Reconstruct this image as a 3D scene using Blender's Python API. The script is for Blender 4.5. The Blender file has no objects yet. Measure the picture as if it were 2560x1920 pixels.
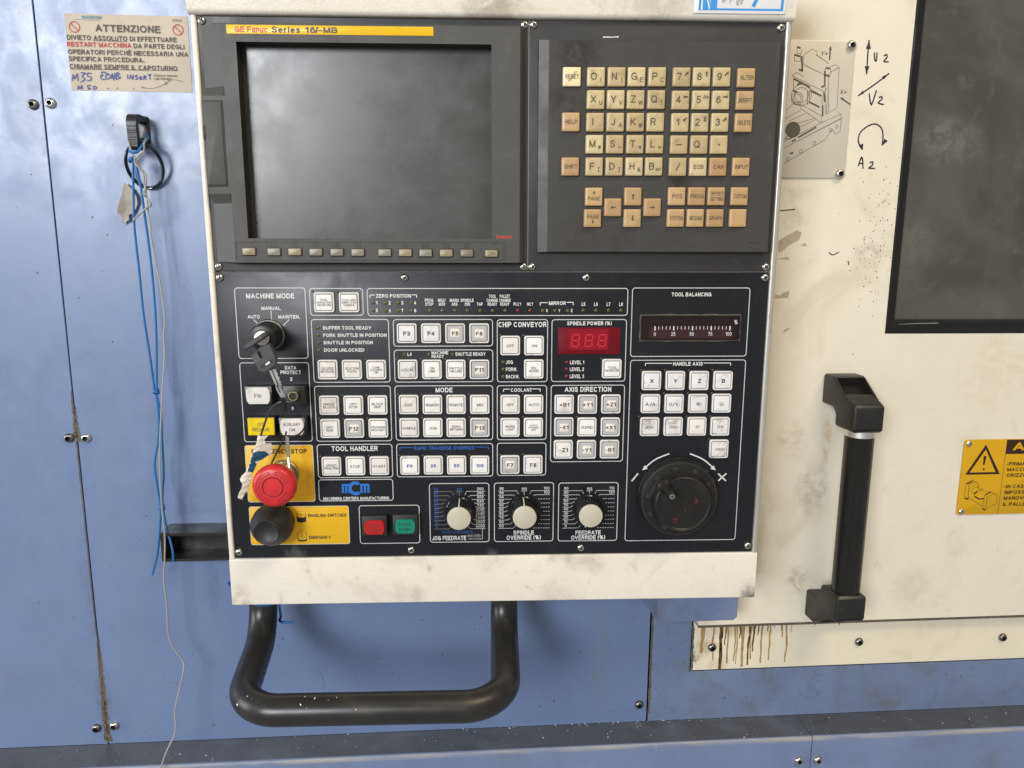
import bpy, bmesh, math, random
from mathutils import Matrix, Vector
random.seed(7)
scene = bpy.context.scene
COL = scene.collection

# ------------------------------------------------------------------ camera
cam_d = bpy.data.cameras.new('camera'); cam = bpy.data.objects.new('camera', cam_d); COL.objects.link(cam)
cam_d.sensor_width = 36.0; cam_d.lens = 36.0 * 1890 / 2560
cam_d.clip_start = 0.01; cam_d.clip_end = 50
# handheld: 0.83 m from the machine wall, eye at 1.45 m, pitched about 10.5 degrees down, 4.3 degrees to the side
RX, RY, RZ = (0.99714983, 0.00576258, 0.07522635), (0.00806832, 0.98321622, -0.18226567), (-0.07501409, 0.18235313, 0.98036739)
def w2b(v): return Vector((v[0], -v[2], v[1]))
m = Matrix.Identity(4)
for i, a in enumerate((RX, RY, RZ)):
    b = w2b(a)
    for j in range(3): m[j][i] = b[j]
m.translation = (0, -0.83, 1.45)
cam.matrix_world = m
scene.camera = cam

# ------------------------------------------------------------------ light: a big workshop window behind the viewer on one side, warm ceiling lamps
world = bpy.data.worlds.new('World'); scene.world = world; world.use_nodes = True
bg = world.node_tree.nodes['Background']; bg.inputs[0].default_value = (0.95, 0.93, 0.9, 1); bg.inputs[1].default_value = 0.33
def area(name, loc, target, sx, sy, power, col):
    d = bpy.data.lights.new(name, 'AREA'); d.shape = 'RECTANGLE'; d.size = sx; d.size_y = sy; d.energy = power; d.color = col
    o = bpy.data.objects.new(name, d); COL.objects.link(o); o.location = loc
    o.rotation_euler = (Vector(target) - Vector(loc)).to_track_quat('-Z', 'Y').to_euler()
    return o
area('window_light', (-1.72, -3.3, 2.32), (0, 0, 1.4), 1.25, 1.1, 112, (0.93, 0.96, 1.0))
area('side_fill_light', (-3.3, -0.8, 1.75), (0.1, -0.1, 1.5), 0.9, 1.6, 42, (0.90, 0.95, 1.0))  # added fill, set far to the side to brighten left-facing edges
area('ceiling_light', (0.9, -1.5, 3.3), (0.2, 0, 1.3), 1.4, 0.5, 32, (1.0, 0.82, 0.58))
scene.view_settings.view_transform = 'Standard'; scene.view_settings.look = 'None'
scene.view_settings.exposure = 0.0; scene.view_settings.gamma = 1.0
try: scene.view_settings.use_curve_mapping = False
except Exception: pass

# measured layout, millimetres: panel items in the panel frame (x right, y up from its top-left corner), wall items as world x, z
T = {
 'FRAMES': [(16.4,82.1,-302.5,-235.3),(16.5,82.1,-384.0,-305.9),(85.6,135.5,-261.7,-235.8),(139.1,385.7,-262.2,-235.9),(85.8,158.8,-325.8,-264.9),(85.8,158.8,-384.0,-328.9),(85.6,158.7,-420.9,-386.7),(85.4,158.5,-444.8,-422.3),(123.9,183.8,-489.8,-449.4),(162.6,257.2,-291.2,-265.1),(162.7,257.3,-325.9,-294.2),(260.9,309.7,-326.2,-265.3),(313.1,385.3,-326.1,-265.4),(389.3,502.8,-301.9,-235.5),(389.6,502.8,-490.3,-304.9),(313.1,385.3,-406.7,-329.2),(193.6,253.1,-489.4,-427.3),(257.7,317.3,-489.5,-427.3),(321.8,381.8,-489.7,-427.9),(162.4,257.1,-383.6,-329.0),(162.5,257.0,-420.8,-386.7),(260.8,309.4,-383.8,-329.2),(260.7,309.3,-420.3,-386.6)],
 'BUTTONS': [(99.27,-249.05,'TOOL|RETRACTION|AND RETURN','w'),(122.63,-249.07,'TOOL AND|DIRECTION|HANDLE','w'),(99.86,-313.0,'DELETE|MESSAGE','d'),(122.8,-313.1,'SELECTION|PATH','w'),(145.8,-313.2,'CONE|CLEANER|ON','w'),(99.7,-347.67,'SINGLE|BLOCK','d'),(122.84,-347.81,'OPT|STOP','w'),(146.03,-347.7,'BLOCK|SKIP','w'),(99.66,-370.67,'DRY|RUN','d'),(122.78,-370.59,'F12','s'),(145.95,-370.59,'PROGRAM|RESTART','w'),(99.4,-408.63,'SPEED|REDUCTION','w'),(122.59,-408.42,'STOP','w'),(145.74,-408.46,'START','w'),(175.67,-278.36,'F3','W'),(198.58,-278.42,'F4','W'),(221.38,-278.48,'F5','s'),(244.14,-278.54,'F6','s'),(175.74,-313.08,'LOCAL','D'),(198.77,-313.18,'ON|LINE','w'),(221.53,-313.28,'SHUTTLE|ON LINE','w'),(244.17,-313.37,'F11','s'),(273.66,-290.42,'OFF','w'),(296.45,-290.5,'ON','w'),(296.37,-313.26,'SEL.|MODE','w'),(371.74,-313.21,'TOOL|MONITOR','w'),(410.7,-325.09,'X','G'),(433.9,-325.2,'Y','G'),(457.25,-325.32,'Z','G'),(480.66,-325.43,'B','G'),(410.62,-347.98,'A1/A2','P'),(433.71,-348.11,'U1/V2','P'),(457.17,-348.03,'W2','P'),(480.46,-347.95,'U2','P'),(410.59,-371.09,'JOG-','D'),(433.8,-371.03,'JOG+','D'),(457.18,-371.09,'X1','d'),(480.29,-371.25,'X10','D'),(480.42,-394.15,'X100','D'),(326.13,-348.13,'+B1','S'),(348.81,-348.16,'+Y1','s'),(371.76,-348.07,'+Z1','s'),(326.14,-370.71,'-X1','s'),(348.74,-370.87,'RAPID','w'),(371.82,-371.04,'+X1','s'),(325.93,-393.44,'-Z1','S'),(348.77,-393.63,'-Y1','s'),(371.54,-393.6,'-B1','s'),(175.88,-347.47,'EDIT','d'),(198.63,-347.61,'MEMORY','d'),(221.43,-347.58,'REMOTE','w'),(244.28,-347.72,'MDI','d'),(175.82,-370.39,'HANDLE','d'),(198.62,-370.55,'JOG','w'),(221.23,-370.55,'ZERO|RETURN','w'),(244.22,-370.63,'F13','s'),(175.48,-408.48,'F0','b'),(198.43,-408.44,'25','b'),(221.18,-408.47,'50','b'),(243.9,-408.68,'100','b'),(273.62,-347.9,'OFF','d'),(296.43,-347.87,'AUTO','w'),(273.65,-370.84,'WORK|LIGHT','d'),(296.35,-370.84,'AUTO|POWER|OFF','w'),(273.54,-408.52,'F7','s'),(296.29,-408.56,'F8','S')],
 'LEDS': [(88.74,-238.88,'s'),(111.85,-239.05,'s'),(89.14,-303.17,'s'),(135.72,-303.35,'s'),(91.99,-273.1,'y'),(91.91,-280.1,'y'),(92.16,-287.13,'y'),(92.25,-294.18,'y'),(89.31,-338.35,'s'),(112.61,-338.23,'s'),(135.48,-338.2,'s'),(89.05,-361.3,'s'),(112.56,-361.46,'s'),(135.66,-361.2,'s'),(88.94,-399.02,'s'),(112.44,-398.97,'s'),(135.68,-398.92,'s'),(144.3,-249.63,'y'),(156.23,-249.64,'y'),(168.22,-249.65,'y'),(180.43,-249.67,'y'),(144.23,-256.8,'y'),(156.42,-256.99,'y'),(168.28,-257.0,'y'),(180.51,-257.02,'y'),(197.57,-257.05,'y'),(209.27,-257.07,'y'),(221.14,-257.08,'y'),(233.02,-257.1,'y'),(245.08,-257.12,'y'),(256.83,-257.14,'y'),(268.76,-257.15,'y'),(280.7,-257.17,'r'),(292.49,-257.19,'r'),(304.46,-257.21,'y'),(316.2,-257.23,'y'),(328.19,-257.24,'y'),(343.16,-257.09,'y'),(355.18,-257.11,'y'),(367.12,-257.13,'y'),(379.07,-257.15,'y'),(165.68,-268.74,'s'),(188.42,-268.78,'s'),(211.3,-268.83,'s'),(234.15,-268.88,'s'),(172.71,-298.63,'y'),(195.81,-298.71,'y'),(218.55,-298.79,'y'),(165.41,-303.46,'s'),(188.52,-303.55,'s'),(211.44,-303.64,'s'),(234.08,-303.72,'s'),(263.96,-280.73,'s'),(286.42,-280.79,'s'),(266.85,-306.55,'y'),(266.84,-313.56,'y'),(266.84,-320.69,'y'),(328.19,-307.09,'r'),(328.08,-313.77,'r'),(328.19,-320.68,'r'),(361.71,-303.84,'s'),(400.73,-315.46,'s'),(424.03,-315.56,'s'),(447.39,-315.67,'s'),(470.57,-315.45,'s'),(400.91,-338.29,'s'),(423.88,-338.2,'s'),(447.23,-338.22,'s'),(470.84,-338.12,'s'),(400.16,-361.24,'s'),(447.19,-361.33,'s'),(470.62,-361.49,'s'),(470.7,-384.56,'s'),(339.08,-361.17,'s'),(165.73,-337.96,'s'),(188.63,-338.08,'s'),(211.43,-338.21,'s'),(234.12,-338.17,'s'),(165.68,-361.16,'s'),(188.57,-361.14,'s'),(211.34,-361.13,'s'),(234.17,-360.78,'s'),(165.75,-398.75,'s'),(188.44,-398.95,'s'),(211.36,-398.97,'s'),(234.0,-398.91,'s'),(264.03,-338.26,'s'),(286.59,-338.05,'s'),(263.68,-361.06,'s'),(286.53,-360.8,'s'),(263.96,-398.58,'s'),(286.46,-398.51,'s')],
 'CAPS': [(49.3,-243.1,44.8,4.7,'MACHINE MODE','w'),(49.4,-254.5,17.9,3.4,'MANUAL','w'),(32.9,-262.5,11.3,3.4,'AUTO','w'),(65.8,-262.6,20.2,3.4,'MAINTEN.','w'),(64.6,-311.2,10.6,3.5,'DATA','w'),(64.5,-315.6,19.4,3.5,'PROTECT','w'),(64.6,-322.1,2.2,3.5,'2','w'),(64.5,-350.6,2.2,3.1,'0','w'),(119.5,-273.2,45.2,3.3,'BUFFER TOOL READY','w'),(126.6,-280.2,59.8,3.3,'FORK SHUTTLE IN POSITION','w'),(119.9,-287.2,46.6,3.3,'SHUTTLE IN POSITION','w'),(115.9,-294.3,37.9,3.3,'DOOR UNLOCKED','w'),(147.9,-249.6,1.6,3.3,'1','w'),(160.1,-249.6,2.0,3.3,'2','w'),(171.9,-249.7,2.0,3.3,'3','w'),(183.9,-249.7,2.0,3.3,'4','w'),(147.9,-256.8,2.0,3.3,'5','w'),(160.1,-257.0,2.0,3.3,'6','w'),(171.8,-257.0,1.8,3.3,'7','w'),(183.9,-257.0,2.0,3.3,'8','w'),(197.1,-247.3,8.0,3.1,'PROG','w'),(197.2,-250.9,7.7,3.1,'STOP','w'),(209.1,-247.3,7.2,3.1,'M02/','w'),(209.2,-250.9,5.9,3.1,'M30','w'),(220.8,-247.3,8.5,3.1,'MANU','w'),(221.0,-250.9,5.6,3.1,'ABS','w'),(232.9,-247.4,12.3,3.1,'SPINDLE','w'),(233.0,-251.0,5.1,3.1,'ORI','w'),(244.8,-251.0,5.5,3.1,'TAP','w'),(256.9,-243.6,6.9,3.1,'TOOL','w'),(256.6,-247.4,10.7,3.1,'CHANGE','w'),(256.7,-251.0,8.8,3.1,'READY','w'),(268.5,-243.6,9.6,3.1,'PALLET','w'),(268.6,-247.4,10.7,3.1,'CHANGE','w'),(268.5,-251.0,8.8,3.1,'READY','w'),(280.4,-251.0,7.2,3.1,'PLC?','w'),(292.4,-251.0,5.7,3.1,'NC?','w'),(318.3,-250.2,16.3,3.4,'MIRROR','w'),(308.5,-257.2,1.8,3.1,'X','w'),(320.3,-257.2,1.7,3.1,'Y','w'),(332.1,-257.2,1.7,3.1,'Z','w'),(343.2,-251.1,3.4,3.5,'L5','w'),(355.1,-251.1,3.5,3.5,'L6','w'),(367.1,-251.2,3.5,3.5,'L7','w'),(379.1,-251.2,3.5,3.5,'L8','w'),(177.6,-298.6,4.0,3.2,'L4','w'),(206.5,-297.2,15.9,3.2,'MACHINE','w'),(204.4,-300.8,11.7,3.0,'READY','w'),(235.6,-298.6,28.9,3.4,'SHUTTLE READY','w'),(285.3,-270.4,45.8,5.0,'CHIP CONVEYOR','w'),(272.8,-306.6,6.9,3.6,'JOG','w'),(275.0,-313.6,10.9,3.6,'FORW.','w'),(276.1,-320.7,13.0,3.6,'BACKW.','w'),(349.3,-269.4,42.8,3.7,'SPINDLE POWER (%)','w'),(338.1,-307.1,13.6,3.6,'LEVEL 1','w'),(338.1,-313.8,13.8,3.6,'LEVEL 2','w'),(338.2,-320.7,13.8,3.6,'LEVEL 3','w'),(446.4,-242.0,38.2,3.7,'TOOL BALANCING','w'),(445.9,-308.9,28.9,3.8,'HANDLE AXIS','w'),(349.3,-333.6,45.4,5.0,'AXIS DIRECTION','w'),(122.2,-391.2,44.7,5.0,'TOOL HANDLER','w'),(121.9,-442.0,64.5,3.1,'MACHINING CENTERS MANUFACTURING','w'),(209.9,-333.5,16.4,4.6,'MODE','w'),(209.4,-391.4,59.1,3.5,'RAPID TRAVERSE OVERRIDE','b'),(284.6,-333.9,20.6,3.6,'COOLANT','w'),(212.7,-484.7,34.1,4.6,'JOG FEEDRATE','w'),(237.8,-482.9,13.4,3.0,'mm/min','f'),(220.9,-478.4,30.9,3.0,'RAPID OVERRIDE %','b'),(287.4,-479.8,20.7,4.4,'SPINDLE','w'),(287.5,-485.1,34.4,4.6,'OVERRIDE (%)','w'),(352.4,-480.6,25.6,4.4,'FEEDRATE','w'),(352.5,-485.8,34.4,4.6,'OVERRIDE (%)','w'),(163.9,-243.13,32.8,3.4,'ZERO POSITION','w')],
 'BRACKETS': [(141.87,-242.31,146.48,-242.32,'L','w'),(181.17,-242.18,185.48,-242.18,'R','w'),(302.08,-249.64,309.09,-249.65,'L','w'),(327.25,-249.42,333.44,-249.43,'R','w'),(404.5,-308.24,430.41,-308.35,'L','w'),(461.16,-308.15,487.75,-308.26,'R','w'),(267.25,-333.02,273.12,-333.05,'L','w'),(295.27,-332.92,302.77,-332.96,'R','w'),(165.96,-390.59,178.9,-390.69,'L','b'),(240.17,-390.77,252.63,-390.87,'R','b')],
 'MODELINES': [((32.55,-265.19),(38.25,-271.09)),((49.31,-257.07),(49.21,-267.27)),((65.64,-265.25),(59.66,-271.14))],
 'DIALS': [{'c': (223.35,-455.33),'x0': 198.17,'xl': 200.31,'xr': 244.09,'x1': 248.94,'rows': [-433.66,-437.96,-442.27,-446.6,-450.93,-455.27,-459.62,-463.98,-468.35,-472.73],'top': (223.58,-435.23)},{'c': (287.65,-454.92),'x0': 261.89,'xl': 265.13,'xr': 310.06,'x1': 313.32,'rows': [-433.64,-437.96,-442.28,-446.62,-450.96,-455.32,-459.68,-464.06,-468.44,-472.83],'top': (287.55,-435.22)},{'c': (352.77,-455.09),'x0': 326.35,'xl': 329.61,'xr': 375.15,'x1': 378.1,'rows': [-434.08,-438.4,-442.73,-447.07,-451.41,-455.77,-460.14,-464.51,-468.9,-473.29],'top': (352.36,-435.66)}],
 'KNOBS': [(223.65,-455.11),(287.1,-454.75),(351.24,-453.96)],
 'WHEEL': {'c': (440.83,-442.8),'index': (442.83,-404.8),'r': 39.3,'top': (440.88,-443.12),'peg': (422.6,-425.28)},
 'ARROWS': [(431.5,-399.0),(417.34,-405.15),(404.98,-415.91),(452.01,-399.18),(466.21,-405.58),(478.82,-416.59)],
 'SIGNS': [((400.98,-419.08),(394.8,-427.07)),((481.46,-420.07),(489.72,-427.66)),((489.85,-419.92),(481.86,-427.59))],
 'SPIN': (319.5,379.2,-299.0,-273.4),
 'SPINI': (329.6,367.7,-294.8,-274.9),
 'DIGITS': [(336.2,-285.86),(348.94,-285.9),(361.8,-285.94)],
 'METER': (398.3,494.7,-286.2,-261.5),
 'METERI': (406.8,487.8,-284.2,-273.0),
 'TICK0': (412.42,-274.25,484.99,-274.42),
 'MLAB': (412.42,-279.79,484.02,-279.77),
 'MPCT': (490.55,-268.46),
 'YEL1': (16.3,82.0,-445.0,-387.0),
 'YEL2': (16.4,114.1,-489.6,-449.5),
 'YTXT': [(49.4,-393.4,53.4,4.6,'EMERGENCY STOP'),(92.6,-459.3,37.6,3.4,'ENABLING SWITCHES'),(84.5,-482.2,21.5,3.3,'EMERGENCY')],
 'YICON': [(67.29,-460.02),(67.18,-480.69)],
 'ESTOP': (53.34,-416.11),
 'ENAB': (43.04,-460.57),
 'ENAB0': (42.26,-464.4),
 'PILOT': [(36.03,-335.76,'F10','w'),(37.1,-365.69,'OT|RELEASE','y'),(66.1,-366.14,'AUXILIARY|ON','w'),(140.1,-467.96,'CYCLE|STOP','r'),(170.17,-467.17,'CYCLE|START','g')],
 'PROT': (69.22,-335.76),
 'PROTL': (67.93,-334.92),
 'MODESW': (46.16,-279.61),
 'LOGO': (108.1,-426.89,135.23,-436.59,120.5,-431.72),
 'SCR': [(4,-4),(286,-4),(4,-216),(286,-216),(294,-4),(516,-4),(294,-216),(516,-216),(4.2,-226.1),(174.73,-226.1),(345.27,-226.1),(515.8,-226.1),(4.2,-496.6),(174.73,-496.6),(345.27,-496.6),(515.8,-496.6)],
 'KEYS': [(348.79,-49.59,'O (','a'),(367.0,-49.43,'N )','a'),(384.8,-49.27,'G E','a'),(403.07,-49.11,'P C','a'),(425.01,-49.12,'7 ↗','a'),(442.92,-48.96,'8 ↑','a'),(460.86,-48.8,'9 /','a'),(327.35,-49.78,'RESET','r'),(482.95,-49.22,'ALTER','t'),(348.9,-68.75,'X U','a'),(366.76,-68.61,'Y V','a'),(384.55,-68.46,'Z W','a'),(403.03,-68.32,'Q ?','a'),(424.88,-68.56,'4 ←','a'),(443.1,-68.41,'5 w','a'),(461.03,-68.27,'6 →','a'),(482.9,-68.41,'INSERT','t'),(348.78,-87.91,'I ,','a'),(366.96,-87.78,'J A','a'),(384.96,-87.65,'K @','a'),(402.99,-87.53,'R ','a'),(425.16,-87.69,'1 L','a'),(443.16,-87.56,'2 ↓','a'),(461.29,-87.44,'3 J','a'),(482.71,-87.5,'DELETE','t'),(327.11,-87.85,'HELP','t'),(348.76,-106.85,'M #','a'),(366.93,-106.74,'S =','a'),(385.24,-106.63,'T *','a'),(403.14,-106.52,'L +','a'),(425.11,-106.7,'— ','a'),(443.3,-106.59,'Q ','a'),(461.42,-106.49,'· ','a'),(348.86,-126.21,'F [','a'),(366.91,-126.12,'D ]','a'),(385.09,-126.03,'H &','a'),(402.98,-125.93,'B SP','a'),(424.83,-126.04,'/ ','a'),(443.35,-125.95,'EOB','e'),(461.56,-125.85,'CAN','t'),(482.74,-125.75,'INPUT','t'),(327.19,-126.32,'SHIFT','t'),(349.12,-152.59,'^PAGE','f'),(366.76,-162.0,'←','f'),(384.82,-152.35,'↑','f'),(402.96,-161.88,'→','f'),(348.41,-171.68,'PAGEv','f'),(384.87,-171.57,'↓','f'),(425.05,-151.98,'POS','f'),(443.25,-151.91,'PROG','f'),(461.37,-151.85,'OFFSET|SETTING','f'),(482.81,-151.77,'CUSTOM','f'),(424.86,-171.35,'SYSTEM','f'),(443.04,-171.3,'MESSAGE','f'),(461.25,-171.25,'GRAPH','f'),(482.58,-171.2,'','f')],
 'KPAD': (307.5,512.8,-201.8,-19.1),
 'KPAD0': (298.2,517.6,-202.4,-17.0),
 'KLOGO': (500.25,-193.38),
 'SCRTOP': (23.3,281.6,-211.9,-9.0),
 'SCRBASE': (1.8,289.6,-212.3,-5.7),
 'OPEN': (35.9,256.5,-190.3,-23.5),
 'GLASS': (38.0,253.4,-189.0,-25.3),
 'YSTRIP': (28.5,206.1,-17.2,-9.9),
 'STXT': [(49.4,-13.7,27.6,5.0,'GE Fanuc','r'),(79.2,-13.8,24.3,5.0,'Series','g'),(100.1,-13.6,9.1,5.0,'16','g'),(115.1,-13.7,16.4,5.0,'-MB','g')],
 'SI': (105.7,-13.67),
 'FLOGO': (267.7,-188.8,14.2,3.1,'FANUC'),
 'SKP': (23.8,267.5,-209.8,-192.9),
 'SK': [(36.27,-202.1),(58.71,-202.35),(77.45,-202.32),(96.35,-202.58),(115.3,-202.7),(134.28,-202.81),(158.66,-202.92),(177.31,-203.04),(195.85,-203.16),(214.57,-203.28),(233.33,-203.26),(255.83,-203.51)],
 'COVER': (4.3,21.0,-144.2,-72.5),
 'REC1': (6.3,23.4,-67.7,-9.1),
 'REC2': (5.1,22.1,-210.5,-151.1),
 'HB': [(-3.99,-522.23),(-4.1,-551.88),(526.23,-553.2)],
 'HOUSE': {'L': -13.16,'bot': -554.78,'plate': -504.05,'top': 0.48},
 'NB': [(433.97,15.78),(434.47,5.15),(516.68,6.1),(438.21,7.41),(455.06,8.05),(513.81,8.96)],
 'KEYHEAD': [(60.69,-280.91),(65.43,-294.05),(64.69,-300.45),(54.59,-307.61),(49.04,-305.25),(43.05,-291.65),(48.98,-287.42),(51.83,-283.96)],
 'KEYSLOT': [(52.26,-302.15),(61.7,-296.36)],
 'KEYLOGO': (48.16,-294.76),
 'KEYBAR': [(62.26,-273.42),(42.26,-286.24)],
 'KEYBLADE': [(60.67,-304.86),(64.35,-318.17),(62.66,-322.19),(66.97,-331.56),(64.89,-344.82)],
 'RING': [(41.62,-369.56),(45.03,-362.21),(51.27,-347.72),(56.11,-341.03),(61.45,-337.25),(67.43,-335.86),(75.33,-337.34),(80.18,-342.12),(83.21,-349.11),(84.02,-356.15),(81.34,-363.48),(75.94,-369.5),(69.88,-371.79),(64.93,-371.16)],
 'TAG': [[(37.95,-370.21),(41.83,-370.61),(47.14,-371.02),(43.35,-375.08),(44.55,-378.8),(48.47,-378.84),(49.34,-384.81),(47.74,-391.53),(44.52,-391.5),(40.06,-394.46),(37.87,-395.2),(33.97,-400.42),(29.21,-407.92),(29.65,-412.46),(25.58,-420.01),(25.66,-424.58),(21.87,-427.59),(18.98,-433.29),(15.91,-430.58),(16.47,-427.53),(20.15,-420.71),(21.11,-416.93),(18.49,-413.11),(20.52,-409.35),(24.7,-405.61),(27.99,-398.86),(31.9,-387.65),(36.86,-376.51)]],
 'TAGB': [(32.97,-386.63),(38.02,-385.55),(42.96,-386.34),(45.62,-389.72),(44.82,-391.21),(40.36,-394.17),(38.17,-394.9),(33.85,-395.61),(34.69,-399.37),(31.01,-406.86),(26.86,-404.56),(29.57,-395.57)],
 'SKEY': [(63.09,-372.26),(66.33,-371.54),(65.85,-391.52),(63.3,-392.25)],
 'SKEY2': [(64.39,-391.88),(66.37,-403.25),(69.34,-414.95)],
 'SWIRE': [(64.62,-366.56),(62.65,-371.99),(54.26,-386.92),(46.0,-402.51)],
 'TIEBAR': [(44.6,-370.94),(53.1,-372.49),(58.44,-370.07)],
 'TIE': [(-19.56,-550.52),(-20.66,-544.08),(23.76,-596.4),(30.74,-596.7),(41.53,-597.22),(10.86,-571.5)],
 'LEG': [(10.51,-576.7),(268.82,-579.25)],
 'SEAM1': [(-409.9,1682.1),(-409.9,869.6)],
 'SEAM2': [(233.1,1014.0),(233.8,868.6)],
 'RAILTOP': [870.41,868.66,869.77],
 'PAPER': [(-380.5,1671.1),(-263.7,1670.3),(-262.7,1598.6),(-381.2,1599.0)],
 'BOLTS': [(-419.1,1584.3),(-402.2,1585.9),(-417.9,1240.2),(-400.0,1239.9),(-421.0,890.8),(-400.7,892.9),(222.8,892.9)],
 'STRIPB': [(309.8,967.2),(496.0,968.0),(683.5,967.2)],
 'STRIP': [(285.5,993.2),(286.0,936.0),(718.1,938.8),(710.5,994.9),(369.3,996.4)],
 'DOORB': [(287.5,1004.0),(698.5,1002.6)],
 'WIN': [(484.3,1703.6),(484.4,1352.7),(652.3,1352.1)],
 'PANE': [(495.5,1705.0),(494.8,1368.0)],
 'DPLATE': [(421.3,1660.5),(421.5,1521.5),(351.5,1660.5),(353.8,1522.1)],
 'DBOLT': [(416.1,1656.1),(414.8,1526.0)],
 'WSIGN': [(593.0,1227.8),(595.2,1135.9),(645.0,1227.4),(646.6,1134.8),(646.4,1209.9)],
 'WSB': [(599.5,1222.9),(599.9,1139.5)],
 'CHAN': [(-319.3,1139.7),(-319.5,1107.3),(-246.9,1139.7)],
 'BRKT': [(222.7,1062.0),(315.4,1061.4),(315.7,1033.0),(223.2,1033.1),(218.5,1042.4)],
 'HOOK': [(-314.3,1569.8),(-313.2,1570.3),(-314.0,1540.2),(-313.5,1551.0)],
 'RINGO': [(-311.5,1522.9),21.0,25.0],
 'LEAF': [(-335.8,1509.8),(-328.7,1503.8),(-324.1,1495.4),(-324.3,1488.5),(-327.1,1482.3),(-330.1,1478.4),(-333.3,1476.8),(-333.5,1472.1),(-340.9,1467.8),(-341.5,1476.7),(-344.1,1477.5),(-344.4,1480.6),(-342.6,1488.3),(-339.0,1499.1)],
 'CORDL': [(-316.4,1524.1),(-318.9,1501.8),(-320.7,1471.6),(-320.9,1454.7),(-319.9,1421.9),(-319.1,1376.3),(-316.4,1335.9),(-314.3,1295.6)],
 'CORDR': [(-312.7,1523.4),(-311.6,1505.6),(-310.5,1490.6),(-308.9,1459.6),(-308.7,1460.7),(-307.1,1415.9),(-307.5,1363.9),(-312.0,1295.5)],
 'CORDL2': [(-313.0,1292.4),(-312.2,1269.0),(-314.7,1243.1),(-320.4,1217.1),(-319.6,1192.8),(-318.0,1168.3),(-320.7,1143.7),(-325.7,1114.2),(-332.8,1090.9)],
 'CORDR2': [(-312.5,1292.3),(-309.8,1269.0),(-310.7,1243.0),(-311.7,1208.1),(-315.6,1172.8),(-313.1,1143.5),(-307.3,1122.9),(-307.3,1108.0)],
 'WIRE': [(-317.7,1546.6),(-315.6,1537.2),(-310.6,1525.5),(-306.2,1516.6),(-305.6,1504.8),(-304.6,1494.3),(-304.4,1483.0),(-303.8,1471.7),(-302.8,1459.6),(-304.1,1463.7),(-301.0,1428.0),(-297.7,1403.9),(-296.4,1371.8),(-298.7,1354.8),(-299.6,1333.0),(-306.0,1285.5),(-312.1,1232.8),(-314.2,1200.0),(-314.7,1166.7),(-314.2,1137.5),(-316.5,1107.9),(-318.7,1087.3),(-318.1,1052.3),(-319.0,1026.3),(-315.1,1007.1),(-305.6,989.8),(-304.7,977.7),(-314.8,936.5),(-315.1,911.6),(-326.1,887.1),(-337.3,854.9)],
 'WIRE2': [(-304.1,1550.9),(-301.7,1544.4),(-303.7,1537.8),(-309.3,1531.9),(-312.9,1528.9),(-310.7,1523.8),(-303.9,1516.5),(-302.7,1509.1),(-305.1,1501.6),(-306.3,1496.4),(-304.3,1492.7),(-300.5,1489.0),(-301.2,1485.2),(-304.4,1482.9),(-319.5,1470.8)],
 'HDL': {'padtop': (413.5,1302.2),'padbot': (415.7,1275.8),'padr': (433.7,1308.1),'fl': (418.0,1285.6),'fr': (451.0,1285.3),'fb': (420.7,1256.6),'tt': (438.5,1247.2),'tb': (439.0,1059.9),'bfl': (416.8,1064.7),'bfb': (419.2,1036.9),'bpl': (415.1,1034.7),'bpt': (421.6,1049.8),'bpb': (420.6,1013.5)},
 'MARK': {'u': [(436.4,1662.7),(436.3,1649.4),(436.8,1628.6)],'u2': [[(443.3,1650.4),(444.4,1643.5),(446.2,1642.3),(446.3,1648.8),(445.9,1650.5)],[(454.1,1647.2),(456.8,1648.6),(457.6,1645.6),(454.6,1642.0),(459.9,1641.3)]],'v': [(461.5,1630.0),(446.4,1618.4),(429.3,1606.7)],'v2': [[(441.5,1609.5),(445.0,1598.2),(449.3,1612.8)],[(452.5,1605.4),(455.7,1606.3),(456.0,1603.7),(452.5,1600.1),(458.9,1598.4)]],'a': [(461.1,1556.6),(461.1,1566.5),(458.4,1574.5),(451.2,1578.4),(442.8,1576.0),(435.6,1569.6),(433.9,1562.5),(435.9,1556.2),(439.7,1551.8)],'a2': [[(436.4,1534.6),(439.0,1543.7),(440.7,1541.0),(441.9,1531.9)],[(437.7,1537.3),(441.7,1537.8)],[(448.8,1538.4),(452.1,1539.3),(452.0,1535.7),(448.8,1532.9),(455.7,1532.6)]]},
 'RSEAM': [(425.0,867.4)],
 'RAILB': [(409.5,839.1),(433.4,838.6)],
 'RAILF': [871.35,872.86],
 'PTXT': [(-321.3,1657.8,62.6,6.7,'ATTENZIONE','k'),(-327.6,1648.5,105.5,4.6,'DIVIETO ASSOLUTO DI EFFETTUARE','k'),(-350.1,1642.2,61.6,4.5,'RESTART MACCHINA','r'),(-292.5,1642.0,49.2,4.6,'DA PARTE DEGLI','k'),(-322.6,1635.1,115.8,4.6,'OPERATORI PERCHÈ NECESSARIA UNA','k'),(-344.2,1628.6,72.8,4.6,'SPECIFICA PROCEDURA.','k'),(-328.3,1621.5,104.2,4.6,'CHIAMARE SEMPRE IL CAPOTURNO','k')],
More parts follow.
